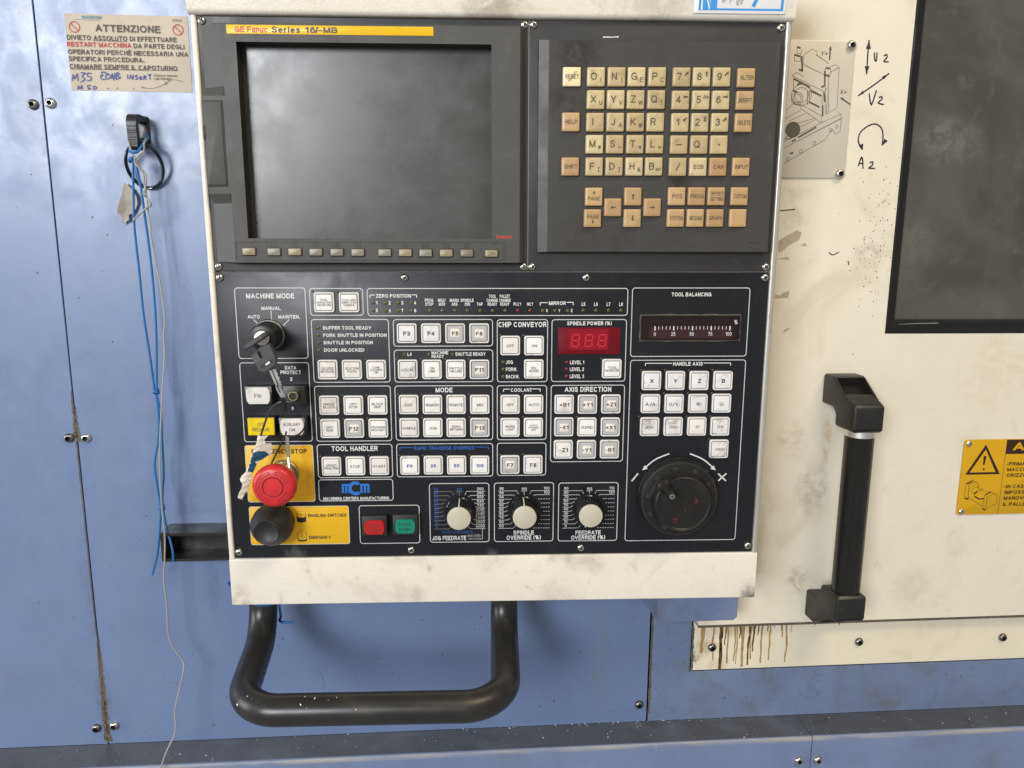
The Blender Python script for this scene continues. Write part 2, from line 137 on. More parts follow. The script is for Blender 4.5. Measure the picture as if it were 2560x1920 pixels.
 'PHAND': [[(-378.9,1607.6),(-377.8,1613.7),(-376.5,1609.9),(-373.9,1614.3),(-373.4,1607.7)],[(-370.4,1615.5),(-366.0,1615.3),(-369.4,1612.2),(-366.7,1609.5),(-371.3,1606.5)],[(-359.9,1615.1),(-363.8,1615.1),(-363.8,1612.3),(-360.7,1611.5),(-361.6,1608.5),(-364.9,1608.5)],[(-346.3,1616.5),(-350.3,1616.4),(-349.2,1613.2),(-351.4,1613.1),(-350.6,1609.9),(-346.9,1609.9)],[(-347.5,1616.0),(-343.7,1614.9),(-342.2,1612.2),(-345.2,1610.0),(-346.7,1612.7),(-344.2,1614.9)],[(-341.3,1610.6),(-340.1,1615.0),(-339.1,1609.5),(-337.4,1616.2)],[(-336.8,1610.1),(-335.5,1616.2),(-333.0,1615.2),(-335.4,1613.5),(-332.5,1611.9),(-336.8,1610.0)],[(-325.2,1614.8),(-325.2,1610.4)],[(-323.3,1610.4),(-322.4,1614.3),(-320.5,1610.5),(-319.6,1614.6)],[(-315.7,1614.4),(-318.0,1613.3),(-315.3,1611.7),(-318.1,1610.0)],[(-314.2,1612.3),(-311.9,1612.9),(-313.7,1610.6),(-310.9,1610.7)],[(-309.8,1610.2),(-309.2,1614.0),(-307.3,1613.0),(-309.1,1612.2),(-307.0,1610.4)],[(-305.5,1614.7),(-302.1,1615.3)],[(-303.6,1614.9),(-303.6,1610.3)],[(-374.7,1599.5),(-373.6,1602.8),(-372.4,1600.3),(-370.5,1603.2),(-370.2,1599.6)],[(-361.5,1603.6),(-364.6,1603.3),(-364.5,1601.5),(-362.3,1600.8),(-365.2,1599.7)],[(-358.2,1602.8),(-356.3,1602.0),(-357.3,1600.4),(-359.7,1600.5),(-359.1,1602.5),(-357.6,1602.8)],[(-345.8,1601.5),(-344.7,1600.8)],[(-336.7,1601.9),(-335.7,1601.2)],[(-320.9,1601.5),(-320.0,1601.0)],[(-312.4,1602.6),(-311.0,1603.1)],[(-310.4,1602.6),(-309.4,1602.4)]],
 'PSIG': [[(-311.0,1602.2),(-302.0,1602.0),(-292.7,1604.8),(-284.4,1609.6),(-281.0,1610.8),(-271.4,1609.3)],[(-289.5,1609.5),(-288.5,1605.6),(-286.5,1609.0),(-283.8,1610.7)]],
 'PLINE': [[(-355.4,1646.0),(-322.8,1645.8)],[(-380.6,1618.8),(-275.8,1619.4)]],
 'PROHIB': [(-372.2,1658.2),(-272.9,1658.0)],
 'PLOGO': (-357.2,1667.6),
 'PDATE': (-273.2,1666.8),
 'PDIR': [(-288.4,1614.5),(-291.6,1611.6)],
 'DIAG': [[(366.1,1646.0),(375.1,1651.8),(380.5,1648.9),(379.3,1646.3),(394.1,1637.6)],[(394.4,1634.6),(401.7,1637.0),(405.2,1634.5),(395.8,1629.1)],[(405.2,1634.5),(406.4,1593.6),(395.5,1587.3)],[(366.1,1646.0),(366.5,1636.2),(390.3,1626.4)],[(390.9,1624.7),(394.6,1587.2)],[(394.0,1627.3),(397.8,1589.1)],[(354.6,1625.2),(360.0,1628.3),(367.9,1624.2)],[(354.6,1625.2),(390.8,1609.9),(394.3,1613.5)],[(356.7,1622.2),(389.2,1605.5)],[(356.7,1623.1),(357.6,1611.0),(361.5,1609.3)],[(394.9,1606.5),(395.5,1587.3)],[(389.2,1605.5),(391.0,1584.5)],[(365.3,1597.2),(367.6,1592.0),(390.5,1578.4),(411.3,1587.5),(407.2,1590.1)],[(365.3,1597.2),(390.0,1585.4),(391.5,1578.4)],[(411.3,1587.5),(412.1,1583.2),(351.6,1552.0)],[(390.5,1578.4),(351.1,1558.3)],[(412.1,1583.2),(411.9,1569.9),(406.8,1567.1),(403.6,1571.5),(399.2,1567.0),(396.7,1561.6),(352.7,1536.0)],[(348.9,1588.2),(360.4,1598.9),(365.3,1596.3)],[(349.4,1581.2),(367.6,1591.1)],[(355.2,1579.5),(372.6,1587.7)],[(362.1,1577.0),(382.6,1582.6)],[(365.3,1572.6),(384.5,1581.8)],[(355.8,1647.0),(356.4,1639.4),(362.9,1639.5),(362.4,1646.3)],[(358.1,1653.1),(358.6,1647.1),(363.2,1647.2),(362.9,1651.5)],[(390.2,1633.3),(391.3,1626.4),(396.9,1627.4),(395.9,1633.4)],[(355.1,1542.3),(358.0,1542.3),(358.3,1538.8),(355.4,1538.7),(355.1,1542.3)],[(368.9,1550.5),(371.9,1550.6),(372.2,1547.4),(369.1,1547.4),(368.9,1550.5)],[(383.0,1559.2),(385.9,1559.2),(386.2,1555.7),(383.3,1555.6),(383.0,1559.2)],[(400.1,1572.3),(402.5,1572.8),(402.8,1569.7),(400.4,1569.7),(400.1,1572.3)],[(372.8,1609.6),(374.6,1610.5),(375.7,1597.4),(373.8,1596.5),(372.8,1609.6)],[(406.2,1574.2),(407.5,1576.4),(408.9,1576.0),(408.7,1573.4),(406.8,1572.9),(406.2,1574.2)]],
 'DIAGT': [[(363.9,1644.7),(365.6,1629.3)],[(356.7,1622.2),(375.3,1613.9)],[(375.6,1610.5),(388.3,1605.5)],[(375.5,1599.2),(387.3,1594.1)],[(366.0,1562.9),(385.2,1573.9)],[(390.8,1609.0),(392.6,1599.5)],[(390.0,1630.7),(391.1,1616.9)],[(390.5,1595.9),(391.4,1585.4)],[(358.1,1653.5),(361.9,1652.3)],[(356.3,1645.8),(362.1,1644.2)],[(390.7,1633.7),(395.4,1632.9)],[(390.3,1626.4),(396.1,1625.2)],[(361.7,1631.3),(366.0,1630.2)],[(387.6,1614.2),(391.2,1616.0)],[(360.9,1616.2),(364.6,1617.6)],[(357.1,1610.5),(361.5,1608.5)],[(359.6,1558.8),(363.8,1561.1)],[(358.2,1546.4),(361.9,1547.3)]],
 'DIAGC': [(366.5,1606.0),(362.0,1602.4),(359.7,1570.8)],
 'DIAGA': [[(394.2,1641.5),(394.1,1654.8)],[(420.9,1597.4),(409.3,1604.2)]],
 'DIAGX': [(388.1,1647.8),(412.2,1609.9),(355.1,1562.3)],
 'WTRI': [[(620.2,1221.9),(642.0,1185.3),(598.8,1185.3)],[(620.8,1215.8),(636.3,1188.0),(604.1,1188.0)]],
 'WEX': [(620.7,1201.9),(620.4,1191.9)],
 'WTXT': [(659.2,1197.7),(660.1,1190.9),(661.1,1183.7),(661.3,1169.9),(662.2,1162.6),(663.2,1155.4),(663.2,1147.7)],
 'WTX0': [648.3,650.2,650.4,648.3,650.6,650.5,650.5],
 'WA': (660.3,1218.8),
 'WICO': [[(601.1,1175.0),(609.2,1178.7),(617.0,1173.7),(618.0,1168.4)],[(601.1,1175.0),(601.5,1157.6),(606.2,1154.2),(605.0,1172.6),(601.1,1175.0)],[(605.0,1172.6),(614.7,1176.7)],[(606.3,1164.1),(607.7,1169.3),(611.9,1172.5),(616.7,1171.1),(618.5,1167.1)],[(609.9,1162.0),(610.0,1166.6),(613.5,1169.8),(617.0,1168.5)],[(606.6,1156.8),(625.1,1145.9)],[(612.1,1160.0),(622.6,1166.4),(629.5,1163.6)],[(622.6,1166.4),(621.1,1167.7),(614.3,1163.9)],[(626.1,1159.7),(632.8,1164.2),(641.4,1159.4),(643.1,1148.8),(629.6,1142.5),(629.6,1157.7),(626.1,1159.7)],[(626.1,1159.7),(625.8,1143.2),(629.6,1141.8)],[(629.6,1157.7),(640.4,1162.1)],[(613.7,1158.0),(620.1,1154.6),(626.5,1156.4)],[(602.6,1156.9),(606.9,1154.2)]],
 'WICOT': [[(602.8,1174.0),(609.4,1177.1)],[(627.3,1160.4),(633.5,1163.5)],[(613.6,1158.7),(619.4,1154.9),(625.9,1155.4)],[(601.6,1156.6),(606.5,1154.9)],[(625.9,1142.5),(629.4,1140.8)],[(612.3,1161.3),(616.2,1164.5)]],
 'DOORD': [[(358.2,1178.5),(363.8,1165.8),(376.4,1152.8),(380.5,1140.0),(381.3,1107.7),(382.2,1073.5)],[(395.6,1147.6),(398.9,1166.7)],[(398.7,1103.2),(398.8,1147.6)],[(355.7,1113.2),(379.8,1106.1),(416.5,1083.9)],[(418.2,1227.5),(422.7,1229.7)],[(419.7,1180.5),(419.1,1169.5)]],
 'DOORM': [[(352.9,1486.9),(369.6,1488.5)],[(411.3,1442.7),(416.1,1440.0),(423.1,1443.4)],[(434.6,1433.4),(435.0,1428.9)]],
 'SCUFF': [[(353.5,1443.0),(353.3,1454.9),(363.3,1461.1),(373.3,1466.2),(378.7,1463.7),(376.7,1456.3),(365.4,1450.0),(358.1,1443.1)],[(353.2,1391.9),(353.5,1397.0),(358.9,1395.1),(362.7,1398.3),(369.7,1400.8),(369.0,1393.2)],[(364.0,1352.6),(368.3,1358.4),(374.8,1359.7),(368.5,1355.2)],[(377.8,1450.0),(383.5,1453.2),(386.4,1448.8)],[(353.4,1435.5),(365.0,1437.5),(367.9,1434.3)]],
}

# ------------------------------------------------------------------ materials
MATS = {}
def mat(name, col, rough=0.5, metal=0.0, spec=0.5, var=0.0, vscale=20, dirt=None, dirt2=None, speck=None, streak=None, bump=None, rvar=0.0, rscale=30, stains_and_sheen=(), wear=None, trans=0, emit=None, dents=(), ovar=0.0):
    M = bpy.data.materials.new(name); M.use_nodes = True; MATS[name] = M
    nt = M.node_tree; nd = nt.nodes; L = nt.links
    bs = nd['Principled BSDF']
    bs.inputs['Metallic'].default_value = metal; bs.inputs['Specular IOR Level'].default_value = spec
    bs.inputs['Base Color'].default_value = (*col, 1); bs.inputs['Roughness'].default_value = rough
    M.diffuse_color = (*col, 1)
    tc = nd.new('ShaderNodeTexCoord'); oi = nd.new('ShaderNodeObjectInfo')
    w = nd.new('ShaderNodeMath'); w.operation = 'MULTIPLY'; w.inputs[1].default_value = 37.0; L.new(oi.outputs['Random'], w.inputs[0])
    def noise(scale, detail=6, dist=0.0, stretch=None, rg=0.55):
        n = nd.new('ShaderNodeTexNoise'); n.noise_dimensions = '4D'
        n.inputs['Scale'].default_value = scale; n.inputs['Detail'].default_value = detail
        n.inputs['Distortion'].default_value = dist; n.inputs['Roughness'].default_value = rg
        if stretch:
            mp = nd.new('ShaderNodeMapping'); mp.inputs['Scale'].default_value = stretch
            L.new(tc.outputs['Object'], mp.inputs[0]); L.new(mp.outputs[0], n.inputs['Vector'])
        else: L.new(tc.outputs['Object'], n.inputs['Vector'])
        L.new(w.outputs[0], n.inputs['W'])
        return n.outputs['Fac']
    def rng(src, a, b, c, d):
        r = nd.new('ShaderNodeMapRange'); r.interpolation_type = 'SMOOTHSTEP'
        for i, v in zip((1, 2, 3, 4), (a, b, c, d)): r.inputs[i].default_value = v
        L.new(src, r.inputs[0]); return r.outputs[0]
    def mul(a, b):
        r = nd.new('ShaderNodeMath'); r.operation = 'MULTIPLY'; L.new(a, r.inputs[0])
        if isinstance(b, float): r.inputs[1].default_value = b
        else: L.new(b, r.inputs[1])
        return r.outputs[0]
    cur = None
    def mix(fac, c2):
        nonlocal cur
        x = nd.new('ShaderNodeMix'); x.data_type = 'RGBA'
        L.new(fac, x.inputs[0])
        if cur is None: x.inputs[6].default_value = (*col, 1)
        else: L.new(cur, x.inputs[6])
        x.inputs[7].default_value = (*c2, 1)
        cur = x.outputs[2]
    if ovar:                                        # each piece has aged a little differently
        mix(rng(oi.outputs['Random'], 0.0, 1.0, 0.0, 1.0), tuple(c * (1 - ovar * k) for c, k in zip(col, (0.8, 1.0, 1.25))))
    if var:
        f = noise(vscale, 5, 0.6)
        mix(rng(f, 0.35, 0.75, 0.0, 1.0), tuple(min(1, c * (1 + var)) for c in col))
        f2 = noise(vscale * 3.1, 6, 0.3)
        mix(rng(f2, 0.45, 0.8, 0.0, 0.7), tuple(c * (1 - var) for c in col))
    for dd in (dirt, dirt2):
        if dd:
            dc, amt, sc, thr = dd
            mix(mul(rng(noise(sc, 6, 0.8, rg=0.62), thr, thr + 0.22, 0.0, 1.0), float(amt)), dc)
    if streak:
        dc, amt, sc, thr = streak
        mix(mul(rng(noise(1.0, 7, 0.2, (sc, sc * 0.05, sc)), thr, thr + 0.2, 0.0, 1.0), float(amt)), dc)
    for (sx, sy, r, dc, amt, *sq) in stains_and_sheen:       # blotches with a shape of their own, some drawn out downwards
        vm = nd.new('ShaderNodeVectorMath'); vm.operation = 'SUBTRACT'; L.new(tc.outputs['Object'], vm.inputs[0]); vm.inputs[1].default_value = (sx / 1000, sy / 1000, 0)
        mp = nd.new('ShaderNodeMapping'); mp.inputs['Scale'].default_value = (1, sq[0] if sq else 1, 0); L.new(vm.outputs[0], mp.inputs[0])
        ln = nd.new('ShaderNodeVectorMath'); ln.operation = 'LENGTH'; L.new(mp.outputs[0], ln.inputs[0])
        ad = nd.new('ShaderNodeMath'); ad.operation = 'MULTIPLY_ADD'; L.new(noise(1400 / max(r, 5) * 1.2, 6, 0.5), ad.inputs[0]); ad.inputs[1].default_value = r / 1000 * 0.9; L.new(ln.outputs['Value'], ad.inputs[2])
        mix(mul(mul(rng(ad.outputs[0], r / 1000 * 1.45, r / 1000 * 0.7, 0.0, 1.0), rng(noise(85, 7, 0.6, rg=0.68), 0.36, 0.60, 0.0, 1.0)), float(amt)), dc)
    if speck:
        dc, amt, sc, thr = speck
        mix(mul(rng(noise(sc, 3, 0.4), thr, thr + 0.05, 0.0, 1.0), float(amt)), dc)
    if wear:                                        # rubbed edge of the ledge: (min z, min y, colour, amount)
        sp = nd.new('ShaderNodeSeparateXYZ'); L.new(tc.outputs['Object'], sp.inputs[0])
        zz = rng(sp.outputs[2], wear[0] - 0.002, wear[0] + 0.001, 0.0, 1.0); yy = rng(sp.outputs[1], wear[1] - 0.004, wear[1], 0.0, 1.0)
        mix(mul(mul(mul(zz, yy), rng(noise(14, 8, 0.6, (1, 6, 6)), 0.3, 0.62, 0.1, 1.0)), float(wear[3])), wear[2])
    if cur is not None: L.new(cur, bs.inputs['Base Color'])
    if rvar: L.new(rng(noise(rscale, 5, 0.4, rg=0.62), 0.3, 0.72, rough - rvar, rough + rvar), bs.inputs['Roughness'])
    if bump or dents:
        prev = None
        if bump:
            b = nd.new('ShaderNodeBump'); b.inputs['Strength'].default_value = bump[1]; b.inputs['Distance'].default_value = bump[2]
            L.new(noise(bump[0], 3, 0.2), b.inputs['Height']); prev = b
        for (sx, sy, r, hgt) in dents:
            vm = nd.new('ShaderNodeVectorMath'); vm.operation = 'DISTANCE'; L.new(tc.outputs['Object'], vm.inputs[0]); vm.inputs[1].default_value = (sx / 1000, sy / 1000, 0)
            b = nd.new('ShaderNodeBump'); b.inputs['Strength'].default_value = 1.0; b.inputs['Distance'].default_value = hgt
            L.new(rng(vm.outputs['Value'], 0.0, r / 1000, 0.0, 1.0), b.inputs['Height'])
            if prev: L.new(prev.outputs[0], b.inputs['Normal'])
            prev = b
        L.new(prev.outputs[0], bs.inputs['Normal'])
    if emit:
        bs.inputs['Emission Color'].default_value = (*emit[0], 1); bs.inputs['Emission Strength'].default_value = emit[1]
    return M

BLUE = (0.134, 0.190, 0.335)
blue_kw = dict(rough=0.37, spec=0.8, var=0.10, vscale=6, dirt=((0.185, 0.20, 0.25), 0.35, 11, 0.53), dirt2=((0.10, 0.118, 0.165), 0.4, 60, 0.58), speck=((0.03, 0.03, 0.04), 0.75, 190, 0.72), bump=(900, 0.10, 0.0006), rvar=0.07, rscale=28)
mat('blue_paint', BLUE, stains_and_sheen=[(172, 100, 13, (0.185, 0.20, 0.22), 0.5, 0.11), (155, 190, 9, (0.19, 0.20, 0.215), 0.5, 0.2), (-292, 300, 8, (0.10, 0.13, 0.21), 0.55, 0.1), (-278, 200, 10, (0.10, 0.13, 0.22), 0.45, 0.14), (-415, 190, 10, (0.13, 0.15, 0.19), 0.5, 0.10), (-410, 60, 12, (0.12, 0.11, 0.10), 0.55, 0.2), (-330, 690, 30, (0.22, 0.23, 0.27), 0.4), (60, 150, 60, (0.12, 0.16, 0.27), 0.3)], streak=((0.2, 0.215, 0.24), 0.3, 9, 0.6), **blue_kw)
mat('blue_paint_grimy', (0.15, 0.197, 0.315), rough=0.42, var=0.12, vscale=8, dirt=((0.125, 0.13, 0.145), 0.7, 13, 0.46), dirt2=((0.08, 0.082, 0.09), 0.5, 40, 0.55), streak=((0.12, 0.125, 0.14), 0.5, 16, 0.55), speck=((0.03, 0.025, 0.03), 0.75, 130, 0.70), bump=(900, 0.1, 0.0006), rvar=0.1)
mat('ledge_paint', (0.150, 0.195, 0.32), rough=0.4, var=0.12, vscale=9, dirt=((0.12, 0.13, 0.155), 0.6, 12, 0.5), streak=None, speck=((0.6, 0.6, 0.58), 0.8, 170, 0.74), bump=(600, 0.12, 0.0006), rvar=0.12, wear=(0.0432, -0.0022, (0.40, 0.37, 0.30), 0.75))
mat('dark_gap', (0.008, 0.008, 0.009), rough=0.8, spec=0.2)
mat('cream_door', (0.745, 0.695, 0.575), rough=0.34, var=0.06, vscale=5, dirt=((0.48, 0.41, 0.28), 0.45, 9, 0.52), dirt2=((0.40, 0.36, 0.29), 0.45, 26, 0.57), speck=((0.10, 0.08, 0.06), 0.8, 190, 0.755), bump=(700, 0.06, 0.0004), rvar=0.1,
    stains_and_sheen=[(140, 225, 8, (0.58, 0.35, 0.15), 0.6, 0.2), (128, 165, 26, (0.34, 0.29, 0.22), 0.5, 0.6), (100, 230, 26, (0.45, 0.38, 0.26), 0.5), (80, 475, 14, (0.42, 0.36, 0.27), 0.6), (168, 440, 22, (0.42, 0.37, 0.31), 0.45), (118, 55, 22, (0.30, 0.26, 0.21), 0.55), (175, 60, 20, (0.52, 0.44, 0.28), 0.5), (60, 110, 22, (0.5, 0.43, 0.30), 0.5, 0.4), (260, 40, 40, (0.55, 0.48, 0.33), 0.4), (330, 300, 60, (0.62, 0.54, 0.38), 0.4), (95, 620, 30, (0.5, 0.44, 0.33), 0.4)])
mat('cream_strip', (0.75, 0.69, 0.54), rough=0.32, var=0.06, vscale=7, dirt=((0.5, 0.4, 0.22), 0.45, 12, 0.52), speck=((0.12, 0.09, 0.05), 0.8, 170, 0.72), bump=(700, 0.05, 0.0004), rvar=0.1, stains_and_sheen=[(305, 100, 20, (0.42, 0.29, 0.14), 0.75), (289, 85, 12, (0.2, 0.15, 0.09), 0.8), (330, 125, 22, (0.5, 0.37, 0.19), 0.6), (320, 70, 20, (0.5, 0.38, 0.2), 0.5)])
mat('oil', (0.12, 0.058, 0.022), rough=0.22, spec=0.6, var=0.4, vscale=120)
mat('oil_thin', (0.36, 0.235, 0.10), rough=0.22, var=0.35, vscale=60, dirt=((0.16, 0.085, 0.03), 0.8, 70, 0.5))
mat('grime_and_shade', (0.09, 0.075, 0.06), rough=0.75, var=0.5, vscale=90, dirt=((0.18, 0.13, 0.08), 0.8, 120, 0.5))
mat('housing_paint', (0.735, 0.685, 0.59), rough=0.34, spec=0.4, var=0.05, vscale=12, dirt=((0.40, 0.355, 0.285), 0.65, 14, 0.52), dirt2=((0.33, 0.29, 0.24), 0.55, 60, 0.57), speck=((0.10, 0.09, 0.075), 0.8, 260, 0.715), bump=(430, 0.38, 0.0010), rvar=0.1,
    stains_and_sheen=[(-2, -555, 30, (0.30, 0.24, 0.17), 0.6), (524, -553, 22, (0.09, 0.08, 0.065), 0.85), (260, 3, 40, (0.3, 0.26, 0.2), 0.5), (400, 20, 50, (0.4, 0.36, 0.29), 0.4)])
mat('worn_metal_edge', (0.55, 0.53, 0.48), rough=0.4, metal=0.6, dirt=((0.6, 0.55, 0.45), 0.9, 60, 0.48), dirt2=((0.06, 0.05, 0.04), 0.8, 50, 0.6))
mat('screen_plastic', (0.070, 0.068, 0.062), rough=0.5, spec=0.3, var=0.07, vscale=25, dirt=((0.14, 0.135, 0.125), 0.35, 22, 0.55), dirt2=((0.05, 0.047, 0.042), 0.45, 40, 0.58), bump=(1500, 0.18, 0.0005), rvar=0.08)
mat('screen_recess', (0.062, 0.060, 0.054), rough=0.5, bump=(1500, 0.2, 0.0005), var=0.08)
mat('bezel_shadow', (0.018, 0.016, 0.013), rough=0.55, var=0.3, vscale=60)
mat('keypad_plastic', (0.050, 0.048, 0.044), rough=0.45, spec=0.38, var=0.06, vscale=22, dirt=((0.10, 0.095, 0.085), 0.35, 25, 0.58), bump=(1600, 0.15, 0.0005), rvar=0.08,
    stains_and_sheen=[(332, -32, 30, (0.022, 0.019, 0.014), 0.95), (324, -72, 24, (0.024, 0.021, 0.016), 0.9), (428, -140, 14, (0.024, 0.02, 0.012), 1.0), (340, -190, 22, (0.035, 0.03, 0.022), 0.6), (375, -190, 18, (0.03, 0.026, 0.02), 0.5)])
mat('plate_grey', (0.041, 0.0405, 0.040), rough=0.42, spec=0.3, var=0.06, vscale=18, dirt=((0.105, 0.10, 0.095), 0.4, 22, 0.58), dirt2=((0.03, 0.028, 0.024), 0.5, 45, 0.62), rvar=0.1, rscale=14)
SCRP = [(4.2 + i * 511.6 / 3, -226.1) for i in range(4)]
mat('plate_black', (0.0115, 0.0128, 0.0165), rough=0.36, spec=0.3, var=0.15, vscale=14, dirt=((0.036, 0.036, 0.037), 0.5, 16, 0.56), dirt2=((0.07, 0.066, 0.055), 0.35, 55, 0.63), speck=((0.35, 0.33, 0.3), 0.6, 330, 0.755), rvar=0.1, rscale=12,
    stains_and_sheen=[(255, -503, 9, (0.25, 0.23, 0.19), 0.25), (60, -502, 14, (0.2, 0.19, 0.16), 0.3), (36, -478, 12, (0.06, 0.06, 0.065), 0.6)])
mat('print_white', (0.66, 0.66, 0.64), rough=0.5, dirt=((0.30, 0.29, 0.26), 0.5, 45, 0.56))
mat('print_line', (0.56, 0.56, 0.55), rough=0.45, dirt=((0.2, 0.19, 0.17), 0.7, 40, 0.57))
mat('print_faint', (0.20, 0.19, 0.17), rough=0.5, dirt=((0.4, 0.38, 0.33), 0.6, 120, 0.5))
mat('print_blue', (0.022, 0.10, 0.36), rough=0.5)
mat('print_blue_worn', (0.02, 0.055, 0.16), rough=0.5, dirt=((0.02, 0.12, 0.42), 0.9, 90, 0.47))
mat('print_black', (0.018, 0.017, 0.016), rough=0.5)
mat('print_worn', (0.05, 0.048, 0.046), rough=0.5, dirt=((0.4, 0.39, 0.37), 0.35, 300, 0.56))
mat('print_legend', (0.07, 0.067, 0.065), rough=0.5, dirt=((0.42, 0.41, 0.39), 0.45, 420, 0.53))
mat('print_key', (0.085, 0.07, 0.045), rough=0.5)
mat('print_red', (0.52, 0.03, 0.03), rough=0.5)
mat('print_red_worn', (0.16, 0.016, 0.014), rough=0.5, dirt=((0.02, 0.02, 0.02), 0.95, 160, 0.5))
mat('button_bezel', (0.70, 0.685, 0.66), rough=0.32, var=0.06, vscale=60, dirt=((0.22, 0.2, 0.17), 0.65, 90, 0.55))
mat('cap_white', (0.81, 0.80, 0.775), rough=0.22, ovar=0.12, var=0.0, vscale=70, dirt=((0.50, 0.48, 0.44), 0.5, 70, 0.53), rvar=0.08, rscale=120)
mat('cap_dirty', (0.79, 0.775, 0.75), rough=0.24, ovar=0.15, var=0.0, vscale=70, dirt=((0.38, 0.35, 0.30), 0.65, 75, 0.49), dirt2=((0.22, 0.19, 0.15), 0.45, 120, 0.57), rvar=0.1, rscale=120)
mat('cap_filthy', (0.70, 0.685, 0.66), rough=0.26, var=0.08, vscale=70, dirt=((0.27, 0.24, 0.20), 0.75, 70, 0.47), dirt2=((0.10, 0.09, 0.08), 0.6, 110, 0.54), rvar=0.1, rscale=120)
mat('cap_grey', (0.44, 0.43, 0.43), rough=0.20, var=0.05, vscale=60, dirt=((0.25, 0.24, 0.23), 0.5, 80, 0.55), rvar=0.07, rscale=100)
mat('cap_pale', (0.72, 0.70, 0.70), rough=0.18, var=0.08, vscale=60, dirt=((0.36, 0.32, 0.31), 0.6, 80, 0.5), rvar=0.08, rscale=100)
mat('cap_sticker', (0.74, 0.70, 0.62), rough=0.45, dirt=((0.5, 0.45, 0.36), 0.5, 120, 0.52))
mat('key_cream', (0.57, 0.475, 0.27), rough=0.36, ovar=0.28, var=0.0, vscale=60, dirt=((0.30, 0.24, 0.13), 0.8, 75, 0.50), dirt2=((0.09, 0.075, 0.05), 0.8, 110, 0.58))
mat('key_reset', (0.78, 0.66, 0.38), rough=0.36, var=0.04, dirt=((0.5, 0.4, 0.22), 0.4, 90, 0.56))
mat('key_tan', (0.50, 0.34, 0.17), rough=0.36, ovar=0.25, var=0.0, vscale=60, dirt=((0.30, 0.19, 0.09), 0.65, 75, 0.52), dirt2=((0.08, 0.055, 0.03), 0.7, 120, 0.62))
mat('softkey', (0.25, 0.235, 0.195), rough=0.38, ovar=0.25, var=0.0, vscale=80, dirt=((0.2, 0.17, 0.12), 0.5, 90, 0.52))
mat('softkey_tan', (0.29, 0.24, 0.15), rough=0.38, var=0.1, vscale=80, dirt=((0.2, 0.15, 0.08), 0.5, 90, 0.52))
mat('led_off', (0.085, 0.08, 0.02), rough=0.25)
mat('led_dim', (0.05, 0.052, 0.038), rough=0.3)
mat('led_red', (0.16, 0.008, 0.014), rough=0.25)
mat('yellow_label', (0.72, 0.42, 0.008), rough=0.38, var=0.06, vscale=25, dirt=((0.30, 0.18, 0.015), 0.6, 30, 0.55), dirt2=((0.06, 0.045, 0.015), 0.6, 60, 0.63), rvar=0.06)
mat('yellow_strip', (0.74, 0.46, 0.01), rough=0.3, var=0.05, dirt=((0.4, 0.25, 0.03), 0.5, 40, 0.58))
mat('yellow_cap', (0.74, 0.55, 0.008), rough=0.25, var=0.05, vscale=60, dirt=((0.4, 0.26, 0.02), 0.5, 70, 0.55))
mat('red_plastic', (0.56, 0.02, 0.022), rough=0.36, var=0.08, vscale=50, dirt=((0.30, 0.012, 0.012), 0.5, 60, 0.54), dirt2=((0.04, 0.012, 0.01), 0.6, 120, 0.64))
mat('red_groove', (0.10, 0.012, 0.012), rough=0.7)
mat('red_cap', (0.42, 0.012, 0.012), rough=0.2, var=0.15, vscale=60)
mat('green_cap', (0.006, 0.20, 0.125), rough=0.2, var=0.15, vscale=60)
mat('black_plastic', (0.0145, 0.0140, 0.0130), rough=0.42, var=0.2, vscale=60, dirt=((0.035, 0.033, 0.03), 0.5, 40, 0.54), rvar=0.08)
mat('black_rubber', (0.017, 0.0165, 0.0150), rough=0.5, var=0.15, vscale=30, dirt=((0.045, 0.042, 0.036), 0.6, 45, 0.54), bump=(900, 0.12, 0.0005))
mat('black_gloss', (0.008, 0.008, 0.0075), rough=0.16, spec=0.55, rvar=0.05, dirt=((0.03, 0.028, 0.022), 0.4, 30, 0.56))
mat('black_channel', (0.016, 0.015, 0.013), rough=0.35, var=0.3, vscale=40, speck=((0.3, 0.28, 0.2), 0.5, 400, 0.75), rvar=0.1)
mat('black_tube', (0.0175, 0.0165, 0.0145), rough=0.33, spec=0.5, var=0.2, vscale=30, dirt=((0.045, 0.04, 0.03), 0.45, 30, 0.55), bump=(1300, 0.10, 0.0005), rvar=0.05)
mat('wheel_plastic', (0.013, 0.0122, 0.0105), rough=0.40, spec=0.4, var=0.2, vscale=40, dirt=((0.03, 0.026, 0.017), 0.5, 30, 0.54), rvar=0.1)
mat('grey_knob', (0.49, 0.46, 0.36), rough=0.36, var=0.05, vscale=60, dirt=((0.33, 0.3, 0.22), 0.5, 70, 0.57))
mat('steel', (0.62, 0.60, 0.56), rough=0.26, metal=1.0, dirt=((0.2, 0.18, 0.15), 0.6, 150, 0.56))
mat('steel_dark', (0.26, 0.25, 0.235), rough=0.32, metal=1.0, dirt=((0.06, 0.05, 0.045), 0.7, 150, 0.5))
mat('nickel', (0.80, 0.78, 0.75), rough=0.42, metal=1.0, var=0.1, vscale=90)
mat('brass', (0.42, 0.36, 0.22), rough=0.42, metal=1.0, dirt=((0.12, 0.10, 0.06), 0.7, 90, 0.48))
mat('screen_glass', (0.046, 0.048, 0.042), rough=0.31, spec=0.72, var=0.08, vscale=9, dirt=((0.08, 0.085, 0.077), 0.25, 34, 0.50), dirt2=((0.22, 0.23, 0.22), 0.32, 70, 0.60), speck=((0.4, 0.4, 0.37), 0.6, 260, 0.755), rvar=0.05, rscale=34)
